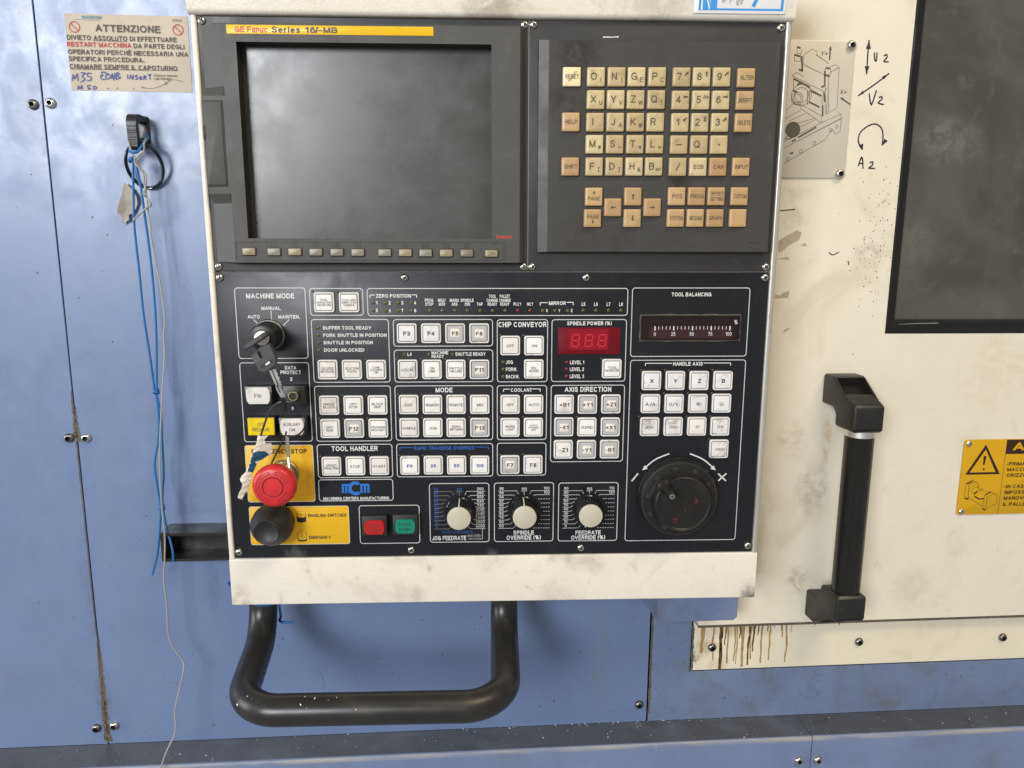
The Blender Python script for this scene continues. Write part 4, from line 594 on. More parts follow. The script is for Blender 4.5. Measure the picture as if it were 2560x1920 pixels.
# dirt that has gathered along the seam of the two blue sheets
def blot(x0, y0, x1, y1, w0, w1, parent, seed, z=0.15, m_='grime_and_shade', n=26):
    random.seed(seed); L = []; Rr = []
    for i in range(n):
        t = i / (n - 1); x = x0 + (x1 - x0) * t; y = y0 + (y1 - y0) * t; w = (w0 + (w1 - w0) * t)
        L.append((x - w * random.uniform(0.25, 1), y, z)); Rr.append((x + w * random.uniform(0.25, 1), y, z))
    mb = MB(); mb.add(L + Rr, [(i, i + 1, n + i + 1, n + i) for i in range(n - 1)]); wpart('seam_dirt', mb, m_, parent)
blot(-411.2, 1292, -411.2, 1240, 0.8, 3.2, pan1, 1); blot(-408.6, 1275, -408.6, 1236, 0.8, 3.6, pan2, 2)
blot(-411.2, 1000, -411.0, 874, 0.8, 4.4, pan1, 3, n=40); blot(-408.8, 1010, -408.6, 872, 0.8, 4.2, pan2, 4, n=40)
blot(-411.2, 1236, -411.2, 1010, 1.0, 0.8, pan1, 5, m_='grime_and_shade', n=60); blot(235.6, 1010, 235.6, 880, 1.6, 2.2, pan3, 6)
blot(286, 936, 285.5, 996, 3, 2, sill, 7, z=2.2)
blot(287, 938, 420, 938.5, 1.5, 1.0, sill, 8, z=2.2) if False else None
# ledge: two folded sheets that jut 44 mm out of the wall
def ledge(x0, x1):
    r = 3.0; prof = [(0, 0.0), (41, 0.6)] + [(41 + r * math.sin(a), -2.4 + r * math.cos(a)) for a in (0.3, 0.7, 1.1, 1.57)] + [(44, -700)]
    mb = MB(); vs = []
    for x in (x0, x1): vs += [(x, y + 869, z) for z, y in prof]
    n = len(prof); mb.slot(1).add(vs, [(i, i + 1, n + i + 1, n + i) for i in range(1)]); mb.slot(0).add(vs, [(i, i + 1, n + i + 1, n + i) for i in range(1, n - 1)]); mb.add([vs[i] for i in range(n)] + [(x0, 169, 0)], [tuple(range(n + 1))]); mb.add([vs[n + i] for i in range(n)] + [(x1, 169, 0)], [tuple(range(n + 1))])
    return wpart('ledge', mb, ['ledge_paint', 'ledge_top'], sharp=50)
led1 = ledge(-1250, 424.3); led2 = ledge(425.4, 1300)
blot(70, 840, 71, 828, 1.0, 2.6, led1, 14, z=44.2, n=8)
for i, (x, y) in enumerate(T['RAILB']): bolt(BOLT_L, (led1, led2)[i], x, y - 869, 44)

# fine oil spatter on the blue sheets, too small to pick apart
def spatter(par, x0, x1, y0, y1, n, seed, z=0.12, rmax=0.9):
    random.seed(seed); mb = MB()
    for i in range(n):
        x = random.uniform(x0, x1); y = random.uniform(y0, y1); r = rmax * random.uniform(0.15, 1) ** 2.2 + 0.12; el = random.choice((1, 1, 1.3, 2.2)); a0 = random.uniform(0, 3)
        mb.flat([(x + r * random.uniform(.6, 1.2) * (el * math.cos(a) * math.cos(a0) - math.sin(a) * math.sin(a0)), y + r * random.uniform(.6, 1.2) * (el * math.cos(a) * math.sin(a0) + math.sin(a) * math.cos(a0))) for a in (0, 1.05, 2.1, 3.14, 4.2, 5.2)], z + i * 0.0002)
    o = wpart('spatter', mb, 'grime_and_shade', par); o['kind'] = 'stuff'
spatter(pan1, -600, -412, 880, 1700, 60, 41); spatter(pan2, -405, 230, 875, 1130, 170, 42); spatter(pan2, -405, -230, 1130, 1700, 60, 43); spatter(pan3, 236, 700, 872, 932, 110, 44); spatter(pan3, 236, 283, 935, 1030, 30, 45)

# light scratches in the paint
random.seed(61)
for par, x0, x1, y0, y1, n in ((pan2, -400, -240, 900, 1600, 9), (pan2, -180, 220, 880, 1010, 9), (pan1, -560, -415, 900, 1650, 7), (pan3, 240, 600, 875, 925, 6)):
    for i in range(n):
        x = random.uniform(x0, x1); y = random.uniform(y0, y1); a = random.uniform(-1.2, 1.2) if i % 2 else random.uniform(1.2, 1.9); l = random.uniform(6, 34); b = a + random.uniform(-0.7, 0.7)
        mb = MB(); pts = spline([(x, y, 0), (x + l * 0.5 * math.cos(a), y + l * 0.5 * math.sin(a), 0), (x + l * (math.cos(a) + math.cos(b)) / 2, y + l * (math.sin(a) + math.sin(b)) / 2, 0)], 5); mb.ribbon(pts, random.uniform(0.2, 0.5), 0.11, [0.25 + 0.75 * math.sin(math.pi * j / (len(pts) - 1)) for j in range(len(pts))]); wpart('scratch', mb, random.choice(('scratch_light', 'scratch_light', 'grime_and_shade')), par)

# ================================================================== sliding door
DOOR = root('sliding_door', WALLF, 287, 1003, 14, 'cream sliding machine door with dark window, grab bar and marker scribbles', 'door')
def D0(mb): mb.v = [(x - 287, y - 1003, z - 14) for x, y, z in mb.v]; return mb
def dpart(name, mb, mats, parent=None, sharp=35): return part(name, D0(mb), mats, parent or DOOR, sharp=sharp)
mb = MB()
wx, wy, WX, WY, DX, DY = 484.4, 1352.6, 1150, 1950, 1300, 2100
for (x0, x1, y0, y1) in ((287, wx, 1003, DY), (wx, WX, 1003, wy), (wx, WX, WY, DY), (WX, DX, 1003, DY)): mb.flat([(x0, y0), (x1, y0), (x1, y1), (x0, y1)], 14)
mb.add([(287, 1003, 14), (DX, 1003, 14), (DX, 1003, 3), (287, 1003, 3)], [(0, 1, 2, 3)]); mb.add([(287, 1003, 14), (287, DY, 14), (287, DY, 3), (287, 1003, 3)], [(0, 1, 2, 3)])
for a, b in (((wx, wy), (WX, wy)), ((wx, wy), (wx, WY)), ((WX, wy), (WX, WY)), ((wx, WY), (WX, WY))): mb.add([(*a, 14), (*b, 14), (*b, 4), (*a, 4)], [(0, 1, 2, 3)])
dpan = dpart('door_panel', mb, 'cream_door')
# window: rubber gasket and pane
mb = MB(); ox, oy = (wx + WX) / 2, (wy + WY) / 2
out = rrect(ox, oy, WX - wx - 0.6, WY - wy - 0.6, 0); L = []
for ins, z in ((0, 8), (0, 14.6), (1.2, 15.6), (8.5, 15.0), (10.5, 12.5), (10.5, 7)):
    q = rrect(ox, oy, WX - wx - 0.6 - 2*ins, WY - wy - 0.6 - 2*ins, 0)
    q = [(x, y + (5.0 * ins / 10.5 if j < 2 else 0)) for j, (x, y) in enumerate(q)]
    L.append([(x, y, z) for x, y in q])
mb.loft(L, False, False); gask = dpart('gasket', mb, 'black_gloss')
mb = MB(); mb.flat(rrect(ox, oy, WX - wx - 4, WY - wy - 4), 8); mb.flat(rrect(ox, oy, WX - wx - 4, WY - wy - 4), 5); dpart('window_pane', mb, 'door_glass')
mb = MB(); mb.ribbon([(498, 1363.3), (518, 1364.2), (545, 1364.6)], 1.2, 15.75, [0.3, 0.8, 1]); dpart('sealant_smear', mb, 'print_faint', gask)
# grab bar: grip with two brackets
gx = 438.5
mb = MB(); mb.tube([(gx, 1062, 62), (gx, 1262, 62)], 15.0, 40)
for k in range(9):    # shallow grip flutes
    a = 2 * math.pi * k / 9; mb.tube([(gx + 14.45 * math.cos(a), 1062, 62 + 14.45 * math.sin(a)), (gx + 14.45 * math.cos(a), 1246, 62 + 14.45 * math.sin(a))], 0.8, 8)
grip = dpart('grab_bar', mb, 'black_gloss')
mb = MB(); mb.lathe([(15.2, 0), (15.2, 7)], n=40, cap=False); mb.v = [(gx + x, 1247 + z, 62 + y) for x, y, z in mb.v]; dpart('collar', mb, 'nickel', grip)
def bracket(sgn, ytop):
    prof = [(14, 0), (34, 0), (70, -22), (77, -24.5), (79, -27), (79, -52), (77, -54), (44, -54), (43, -50), (43, -42), (40, -37), (34, -34), (14, -34)]
    bm = bmesh.new(); hw = 17.0; rows = []
    A = [bm.verts.new((-hw - 4.5 * (1 - (z - 14) / 65), y * sgn, z)) for z, y in prof]; B = [bm.verts.new((hw, y * sgn, z)) for z, y in prof]; n = len(prof)
    bm.faces.new(A); bm.faces.new(B[::-1]); slope = None
    for i in range(n):
        f = bm.faces.new((A[i], B[i], B[(i+1) % n], A[(i+1) % n]))
        if i == 1: slope = f
    bmesh.ops.recalc_face_normals(bm, faces=bm.faces)
    r = bmesh.ops.inset_region(bm, faces=[slope], thickness=4.5); 
    d = slope.normal.copy()
    for v in slope.verts: v.co -= d * 13
    eds = [e for e in bm.edges if not any(f is slope for f in e.link_faces) and e.calc_face_angle(0) > 0.35]
    bmesh.ops.bevel(bm, geom=eds, offset=3.2, segments=4, affect='EDGES', profile=0.5)
    me = bpy.data.meshes.new('bracket')
    for v in bm.verts: v.co = ((v.co.x + gx - 287 - 0.5) / 1000, (v.co.y + ytop - 1003) / 1000, (v.co.z - 14) / 1000)
    bm.to_mesh(me); bm.free(); me.materials.append(MATS['black_plastic'])
    me.polygons.foreach_set('use_smooth', [True] * len(me.polygons)); me.set_sharp_from_angle(angle=math.radians(40))
    o = place('bracket', me, grip); return o
b1 = bracket(1, 1308); b2 = bracket(-1, 1012.5)
mb = MB(); mb.lathe([(5, 0), (5, 2.5), (3, 3.2), (3, 1.2), (0.05, 1.2)], n=20); 
ca = math.radians(-58)
mb.v = [(gx + x, 1288 + y * math.cos(ca) - z * math.sin(ca) - 6, 39 + y * math.sin(ca) + z * math.cos(ca) - 1) for x, y, z in mb.v]; dpart('bracket_screw', mb, 'black_gloss', grip)
mb = MB(); mb.box(288, 1290, 999.2, 1002.8, 2.2, 13); dpart('door_gap_shade', mb, 'grime_and_shade')  # dark strip stands in for the shadow line between door and sill
# marker scribbles on the door
def strokes(LL, w, z): 
    mb = MB()
    for L_ in LL: mb.ribbon(spline([(p[0], p[1], 0) for p in L_], 5), w, z)
    return mb
MK = T['MARK']; mb = strokes([MK['u'], MK['v'], MK['a']] + MK['u2'] + MK['v2'] + MK['a2'], 1.5, 14.2)
def head(mb, tip, frm, ln, wd, z):
    t = Vector(tip); d = (t - Vector(frm)).normalized(); nn = Vector((-d.y, d.x)); mb.flat([tuple(t), tuple(t - d*ln + nn*wd), tuple(t - d*ln - nn*wd)], z)
head(mb, MK['u'][0], MK['u'][1], 9, 2.8, 14.25); head(mb, MK['u'][2], MK['u'][1], 8, 2.6, 14.25); head(mb, MK['v'][0], MK['v'][1], 8, 1.8, 14.25); head(mb, MK['v'][2], MK['v'][1], 7, 1.7, 14.25); head(mb, MK['a'][0], (MK['a'][0][0] + 4, MK['a'][0][1] + 6), 7, 2.4, 14.25); head(mb, MK['a'][-1], (MK['a'][-1][0] - 2, MK['a'][-1][1] + 6), 6, 2.2, 14.25)
dpart('marker_writing', mb, 'marker_black', dpan)
mb = strokes(T['DOORD'], 0.55, 14.15); dpart('drip_stain', mb, 'cream_strip', dpan)
mb = strokes(T['DOORM'], 1.3, 14.2); dpart('scuff_mark', mb, 'grime_and_shade', dpan)
mb = MB()
for L_ in T['SCUFF']: mb.flat(L_, 14.12)
mat('bare_patch', (0.42, 0.36, 0.27), rough=0.6, var=0.2, vscale=60); dpart('scuff_mark', mb, 'bare_patch', dpan)
random.seed(21); mb = MB()
for i in range(130):     # fine oil spatter beside the window
    x = random.gauss(462, 16); y = random.gauss(1462, 42); r = random.uniform(0.2, 0.75)
    if 380 < x < 483: mb.flat([(x + r * random.uniform(.6, 1.2) * math.cos(a), y + r * 1.4 * random.uniform(.6, 1.2) * math.sin(a)) for a in (0, 1.05, 2.1, 3.14, 4.2, 5.2)], 14.1 + i * 0.0004)
o = dpart('spatter', mb, 'grime_and_shade', dpan); o['kind'] = 'stuff'

# ================================================================== plates and notes on the wall
# axis diagram plate
x0, x1, y0, y1 = 330, 421.4, 1521.6, 1660.5
DPL = root('diagram_plate', WALLF, x0, y0, 14.3, 'grey aluminium plate with a line drawing of machine axes, half hidden by the control panel', 'sign')
def off(mb, a, b, c): mb.v = [(x - a, y - b, z - c) for x, y, z in mb.v]; return mb
mb = MB(); mb.pad((x0+x1)/2, (y0+y1)/2, x1-x0, y1-y0, 14.3, 16, 5, 0.4); part('plate', off(mb, x0, y0, 14.3), 'alu_plate', DPL)
mb = strokes([], 1, 1)
for L_ in T['DIAG']: mb.ribbon(L_, 0.42, 16.12)
for L_ in T['DIAGT']: mb.ribbon(L_, 1.7, 16.2)
for (cx, cy), r in zip(T['DIAGC'], (11, 6.5, 0)):
    if r:
        for k in (1, 0.7): mb.ringflat(circ(cx, cy, r*k, 24), circ(cx, cy, r*k - 0.45, 24), 16.15)
cx, cy = T['DIAGC'][2]; mb.flat(circ(cx, cy, 8.2, 24), 16.2); 
for L_, in zip(T['DIAGA']): mb.ribbon(L_, 1.5, 16.22); head(mb, L_[1], L_[0], 3.5, 1.7, 16.24); 
for s_, (cx, cy) in zip(('~Y+', '~X+', '~A+'), T['DIAGX']): mb.text(s_, cx, cy, 7.5, 4.6, 16.2, 0, 0.2)
for a in T['DIAGA']: mb.text('~/', a[1][0], a[1][1] - 0.0, 0.3, 0.3, 16.2)
part('drawing', off(mb, x0, y0, 14.3), 'alu_ink', DPL)
for x, y in T['DBOLT']: bolt(BOLT_L, DPL, x - x0, y - y0, 1.7)
# yellow warning sign
x0, x1, y0, y1 = 593.6, 760, 1135.5, 1227.6
WS = root('warning_sign', WALLF, x0, y0, 14.3, 'yellow warning plate with black triangle and machine pictogram, riveted to the door', 'sign')
mb = MB(); mb.pad((x0+x1)/2, (y0+y1)/2, x1-x0, y1-y0, 14.3, 15.6, 4, 0.4); part('plate', off(mb, x0, y0, 14.3), 'sign_yellow', WS)
mb = MB(); z = 15.75
O3, I3 = T['WTRI']; mb.ringflat(O3, I3, z)
(ex, ey), (fx, fy) = T['WEX']; mb.flat([(ex-1.2, ey-5), (ex+0.8, ey-5), (ex+1.8, ey+5), (ex+1.2, ey+6), (ex-0.9, ey+6), (ex-1.6, ey+5)], z); mb.flat(circ(fx + 0.6, fy, 1.35, 14), z)
mb.flat([(645.6, y1 - 17.8), (x1 - 0.3, y1 - 17.8), (x1 - 0.3, y1 - 0.3), (645.6, y1 - 0.3)], z)
mb.ribbon([(645.8, y1 - 17.8), (645.8, y0 + 0.4)], 0.4, z)
for s_, (cx, cy), xl in zip(('-PRIMA', 'MACCH', 'ORIZZO', '-IN CASO', 'IMPOSS', 'MANOVR', 'IL PALLE'), T['WTXT'], T['WTX0']):
    h = 4.3; V_, F_, bw, bh = TXT[s_]; w = h / bh * bw * 1.12; mb.text(s_, xl + w / 2 + 0.2, cy, w, h, z, 0, 0.06)
for L_ in T['WICO']: mb.ribbon(L_, 0.36, z)
for L_ in T['WICOT']: mb.ribbon(L_, 1.5, z + 0.03)
part('print', off(mb, x0, y0, 14.3), 'sign_ink', WS)
mb = MB(); cx, cy = T['WA']; mb.text('A', cx + 1, cy, 15, 10, z + 0.06); V_, F_, bw, bh = TXT['TTENZIONE']; mb.text('TTENZIONE', cx + 9.5 + 44, cy, 86, 10, z + 0.06); part('header_lettering', off(mb, x0, y0, 14.3), 'sign_yellow', WS)
RIV = MB().lathe([(3.6, 0), (3.4, 0.9), (2.4, 1.7), (1.0, 2.0), (0.05, 2.05)], n=20).mesh('rivet', ['steel'])
for x, y in T['WSB']: place('rivet', RIV, WS, (x - x0, y - y0, 1.3))
# paper notice
x0, x1, y0, y1 = -380.8, -263.2, 1598.8, 1670.7
PN = root('paper_notice', WALLF, x0, y0, 0.2, 'yellowed paper notice headed ATTENZIONE with blue handwriting, stuck to the blue wall', 'notice')
mb = MB(); nx, ny = 14, 9; vs = []
random.seed(5)
for j in range(ny + 1):
    for i in range(nx + 1):
        e = max(abs(i / nx - .5), abs(j / ny - .5)); vs.append(((x1 - x0) * i / nx, (y1 - y0) * j / ny, 0.25 + 0.18 * math.sin(i * 0.9) * math.cos(j * 0.8)))
mb.add(vs, [(j*(nx+1)+i, j*(nx+1)+i+1, (j+1)*(nx+1)+i+1, (j+1)*(nx+1)+i) for j in range(ny) for i in range(nx)]); part('sheet', mb, 'paper', PN, sharp=80)
mb = MB(); z = 0.8
for cx, cy, w, h, s_, k in T['PTXT']:
    if k == 'k': mb.text(s_, cx, cy, w, h, z)
for L_ in T['PLINE']: mb.ribbon(L_, 0.35, z)
for L_ in T['PSIG']: mb.ribbon(spline([(p[0], p[1], 0) for p in L_], 5), 0.3, z)
mb.text('~28/09/20', *T['PDATE'], 9, 2.2, z); mb.text('~Il Direttore Generale', *T['PDIR'][0], 23, 2.4, z); mb.text('~Luigi Giardoni', *T['PDIR'][1], 17, 2.4, z)
part('print', off(mb, x0, y0, 0), 'paper_ink', PN)
mb = MB()
for cx, cy, w, h, s_, k in T['PTXT']:
    if k == 'r': mb.text(s_, cx, cy, w, h, z)
part('red_print', off(mb, x0, y0, 0), 'paper_red', PN)
for cx, cy in T['PROHIB']:
    mb = MB(); mb.ringflat(circ(cx, cy, 5.3, 28), circ(cx, cy, 4.5, 28), z); mb.ribbon([(cx - 3.4, cy + 3.4), (cx + 3.4, cy - 3.4)], 0.8, z + 0.03); part('prohibition_sign', off(mb, x0, y0, 0), 'paper_red', PN)
mb = MB()
for L_ in T['PHAND']: mb.ribbon(spline([(p[0], p[1], 0) for p in L_], 4), 1.0, z + 0.05)
part('handwriting', off(mb, x0, y0, 0), 'marker_blue', PN)
mb = MB(); cx, cy = T['PLOGO']; mb.text('GIARDON', cx + 2, cy, 19, 2.9, z); mb.ribbon([(cx - 15, cy - 2.4), (cx + 10, cy - 2.6)], 0.3, z); part('letterhead', off(mb, x0, y0, 0), 'sign_teal', PN)

# ================================================================== hook with cords
hx = -314.0
def sweep_strap(path, w, th):
    """rectangular strap along a path in the y-z plane"""
    P = [Vector(p) for p in path]; L = []
    for i in range(len(P)):
        d = (P[min(i+1, len(P)-1)] - P[max(i-1, 0)]).normalized(); nn = Vector((-d.y, d.x)) * th / 2; a, b = P[i] + nn, P[i] - nn; c = 0.9
        q = []
        for sx, pt in ((-1, a), (1, a), (1, b), (-1, b)): q.append((sx * w / 2, pt.x, pt.y))
        L.append(q)
    mb = MB(); mb.loft(L, True, True); return mb
HK = root('wall_hook', WALLF, hx, 1540, 0, 'black ribbed plastic hook on the blue wall below the paper notice', 'hook')
path = fillet([(31, 0, 0), (31, 29, 0), (0, 26, 0), (7, 4, 0), (12, 0, 0)], [7, 6, 8], 6); path = [(p.x, p.y) for p in path]
part('hook_body', sweep_strap(path, 9.5, 5.5), 'black_plastic', HK)
for k in range(13):
    mb = MB(); y = 22.5 - k * 1.65; mb.box(-4.4, 4.4, y - 0.45, y + 0.45, 0, 0.7); o = part('rib', mb, 'black_plastic', HK); z = 29 + 2.6 - 3.0 * (22.5 - y + 4) / 31; o.location.z = z / 1000
mb = MB(); mb.pad(0, 21, 12, 28, 0, 2.0, 3, 0.6); part('back_plate', mb, 'black_plastic', HK)
# black ring hanging behind the cords
mb = MB(); (cx, cy), rx, ry = T['RINGO']; rx *= 0.84; ry *= 0.84; cy += 2.5; pts = []
for i in range(64):
    a = 2 * math.pi * i / 64; pts.append((cx + rx * math.cos(a), cy + ry * math.sin(a), 12 + 9 * math.sin(a)))
mb.tube(pts, 1.5, 12, closed=True, flat=(1.0, 1.9)); single('rubber_ring', mb, 'black_gloss', WALLF, 'black rubber ring hanging from the ribbed wall hook', 'ring')
# torn scrap of tape
lf = T['LEAF']; cx = sum(p[0] for p in lf) / len(lf); cy = sum(p[1] for p in lf) / len(lf); mb = MB()
L3 = [[(cx + (x - cx) * k, cy + (y - cy) * k, 2.0 + 3.5 * k * k + 1.5 * math.sin(i * 1.3) * k) for i, (x, y) in enumerate(lf)] for k in (0.02, 0.4, 0.75, 1.0)]
mb.loft(L3, True, False); mb.loft([[(x, y, z - 0.35) for x, y, z in l] for l in L3], True, False); single('torn_tape_scrap', mb, 'torn_tape', WALLF, 'torn grey scrap of tape beside the blue cords under the hook', 'tape', sharp=60)
# blue cord: loop round the hook, knots, two strands, knot, tails
CORD = root('hanging_string', WALLF, hx, 1540, 20, 'thin blue string hanging in two knotted strands from the wall hook', 'string')
def cpart(name, pts3, r, m_, par, n=8, k=6):
    mb = MB(); mb.tube(spline(pts3, k), r, n); off(mb, hx, 1540, 20); return part(name, mb, m_, par)
top = T['CORDL'][0]; 
loop = [(hx - 5.6, 1543, 24), (hx - 3, 1537, 31), (hx + 4, 1537, 31), (hx + 7.5, 1545, 25), (hx + 8.5, 1552, 14), (hx + 5.5, 1556, 8)]
cpart('loop', loop, 1.35, 'blue_cord', CORD)
def knot(x, y, z, s_, par):
    mb = MB()
    for k in range(3):
        pts = [(x + s_ * math.cos(a) * (1 - .12 * k), y + 1.5 * k - 1.6 + s_ * 0.35 * math.sin(a + k), z + s_ * 0.75 * math.sin(a)) for a in [2 * math.pi * i / 12 for i in range(12)]]
        mb.tube(pts, 1.15, 7, closed=True)
    off(mb, hx, 1540, 20); part('knot', mb, 'blue_cord', par)
knot(top[0] - 1.0, top[1] + 6, 27, 3.0, CORD)
cl = [(x, y, 26 + 0 * i) for i, (x, y) in enumerate(T['CORDL'])]; cr = [(x, y, 26.5) for x, y in T['CORDR']]
cl[0] = (top[0], top[1] + 5, 27); cr[0] = (T['CORDR'][0][0] - 1.5, T['CORDR'][0][1] + 5, 28)
cpart('strand', cl, 1.3, 'blue_cord', CORD); cpart('strand', cr, 1.3, 'blue_cord', CORD)
e = T['CORDL'][-1]; knot(e[0] + 1.6, e[1], 26, 2.8, CORD)
cpart('strand', [(x, y, 26) for x, y in T['CORDL2']], 1.25, 'blue_cord', CORD); cpart('strand', [(x, y, 26 if i < 6 else 31) for i, (x, y) in enumerate(T['CORDR2'])], 1.25, 'blue_cord', CORD)
e = T['CORDL2'][5]; knot(e[0] + 1.5, e[1], 26.5, 2.8, CORD)
# grey wire twisted round the hook and hanging down to the ledge
WIRE = root('grey_wire', WALLF, hx, 1540, 22, 'thin kinked grey wire hanging from the hook down past the ledge', 'wire')
n = len(T['WIRE']); cpart('long_strand', [(x, y, 29 + (22 * max(0, i - n + 6) / 5)) for i, (x, y) in enumerate(T['WIRE'])], 0.95, 'grey_wire', WIRE).location.z = -0.0
cpart('twisted_end', [(x, y, (20 if i == 0 else 31 + (1.5 if i % 2 else -1.5))) for i, (x, y) in enumerate(T['WIRE2'])], 0.95, 'grey_wire', WIRE)

# black open channel sticking out from behind the control panel
cx0, cy1, cy0 = -319.4, 1139.7, 1107.3
mb = MB(); X1 = -150; Z1 = 30
mb.box(cx0, X1, cy1 - 3, cy1, 0.2, Z1); mb.box(cx0, X1, cy0, cy0 + 3, 0.2, Z1); mb.box(cx0, cx0 + 3.5, cy0 + 3, cy1 - 3, 0.2, Z1); mb.box(cx0 + 3.5, X1, cy0 + 3, cy1 - 3, 0.2, 3)
single('black_channel', mb, 'black_channel', WALLF, 'black open metal channel on the blue wall, running behind the control panel', 'bracket')
# blue arm box under the control panel
mb = MB(); B = [(224, 1180), (224, 1036), (227, 1033), (312, 1033), (315.5, 1036.5), (315.5, 1180)]
mb.loft([[(x - (14 if x < 260 else 0), y + (8 if y < 1100 else 0), 3) for x, y in B], [(x, y, 59) for x, y in B], [(x, y, 60) for x, y in inset(B, 0.8)]], False, True)
single('arm_box', mb, 'blue_paint_grimy', WALLF, 'blue steel arm box behind the lower edge of the control panel, beside the door', 'bracket')
mb = MB(); mb.pad(262, 1030, 36, 12, 2.5, 28, 2, 1); mb.lathe([(5, 28), (5, 31), (3, 32), (0.05, 32)], (256, 1025), 18); single('hinge_block', mb, 'steel_dark', WALLF, 'small dark hinge block right under the blue arm box', 'hinge')

# ================================================================== control panel
PANF = Matrix.Identity(4)
for i, a in enumerate(((0.99920447, 0.00416209, 0.0396625), (-0.00435778, 0.99997875, 0.00484858), (-0.03964148, -0.00501757, 0.99920137))):
    b = w2b(a)
    for j in range(3): PANF[j][i] = b[j]
PANF.translation = (-0.221879, -0.104904, 1.643714)
CP = root('control_panel', PANF, 0, 0, 0, 'cream framed machine control panel with grey screen, keypad and black button plate', 'control panel')
# ---- housing: cream sheet box, lips at the sides, rolled bar on top, deep band below
mb = MB(); hb = -553.0
def bar(x0, x1, y0, y1, z0, z1, r):
    """box with rounded front edges"""
    pass
HX0, HX1 = -5.6, 525.8
mb.box(HX0, HX1, hb + 1, 60, -92, -7)                                       # body behind the plates
def roundbar(x0, x1, y0, y1, zb, zf, r, ends=True):
    m_ = MB(); prof = [(y0, zb)] + [(y0 + r - r * math.cos(a), zf - r + r * math.sin(a)) for a in [math.pi/2 * k / 5 for k in range(6)]] + [(y1 - r + r * math.cos(a), zf - r + r * math.sin(a)) for a in [math.pi/2 * (5 - k) / 5 for k in range(6)]] + [(y1, zb)]
    L = [[(x, y, z) for y, z in prof] for x in (x0, x1)]
    m_.loft(L, True, True); return m_
def into(mb, other): o = len(mb.v); mb.v += other.v; mb.f += [tuple(i + o for i in f) for f in other.f]; mb.m += [mb.cur] * len(other.f)
tb = roundbar(HX0 - 0.6, HX1 + 0.6, 0.6, 62, -8, 5.5, 4.0); tb.v = [(x, y, z + (y * 0.16 if z > 0 else 0)) for x, y, z in tb.v]; into(mb, tb)   # top bar, leaning out a little
into(mb, roundbar(HX0, HX1 - 0.3, hb, -503.6, -8, 2.2, 1.6))                # bottom band
def sidelip(x0, x1, zf):
    m_ = roundbar(-503.4, 0.4, x0, x1, -8, zf, 1.8); m_.v = [(y, x, z) for x, y, z in m_.v]; return m_
into(mb, sidelip(HX0, -0.4, 2.0))
housing = part('housing', mb, 'housing_paint', CP)
part('edge_lip', sidelip(520.4, HX1, 2.0), 'worn_metal_edge', CP, label='worn bare-metal edge along the keypad side')
# ---- grey mounting plates and black operator plate
mb = MB(); mb.ringflat(rrect(145, -110, 289.2, 219.4), rrect(143, -107, 262, 196), 0); mb.loft([[(x, y, -2) for x, y in rrect(145, -110, 289.2, 219.4)], [(x, y, 0) for x, y in rrect(145, -110, 289.2, 219.4)]], False, False)
plateA = part('mounting_plate', mb, 'plate_grey', CP)
mb = MB(); mb.pad(405, -110, 229.2, 219.4, -2, 0, 0, 0.3); plateB = part('mounting_plate', mb, 'plate_grey', CP)
mb = MB(); mb.pad(260, -362.2, 519.4, 282.0, -2, 0, 0, 0.3); PLATE = part('operator_plate', mb, 'plate_black', CP)
mb = MB(); mb.slot(0).lathe([(3.6, 0), (3.55, 0.8), (2.9, 1.7), (1.7, 2.3), (0.05, 2.45)], n=22); mb.slot(1); mb.box(-2.0, 2.0, -0.42, 0.42, 2.0, 2.5); mb.box(-0.42, 0.42, -2.0, 2.0, 2.0, 2.52)
SCREW = mb.mesh('screw', ['steel', 'dark_gap'])
for i, (x, y) in enumerate(T['SCR']): place('screw', SCREW, (plateA, plateB, PLATE)[0 if i < 4 else 1 if i < 8 else 2], (x, y, 0), random.uniform(0, 1.5))
mb = MB(); random.seed(4); pts = [(x, -13.4 + random.uniform(-0.25, 0.25)) for x in range(356, 372, 2)]; mb.ribbon(pts, 1.5, 0.12, [random.uniform(0.5, 1.2) for _ in pts]); part('scratch', mb, 'print_line', plateB)

# ---- screen unit
x0, x1, y0, y1 = 23.3, 281.6, -211.9, -9.0; ZT = 12
ox0, ox1, oy0, oy1 = T['OPEN']
mb = MB()
base = [(12, y0 - 0.4), (286.6, y0 - 0.4), (286.6, y1 + 3.0), (12, y1 + 3.0)]; top = [(x0, y0), (x1, y0), (x1, y1), (x0, y1)]
mb.loft([[(x, y, 0.1) for x, y in base], [(x, y, ZT - 0.8) for x, y in [(x0 - 0.8, y0 - 0.2), (x1 + 0.8, y0 - 0.2), (x1 + 0.8, y1 + 0.8), (x0 - 0.8, y1 + 0.8)]], [(x, y, ZT) for x, y in top]], False, False)
hole = [(ox0, oy0), (ox1, oy0), (ox1, oy1), (ox0, oy1)]
mb.ringflat(top, hole, ZT)
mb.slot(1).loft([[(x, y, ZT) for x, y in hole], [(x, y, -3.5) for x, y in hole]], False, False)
mb.slot(0)
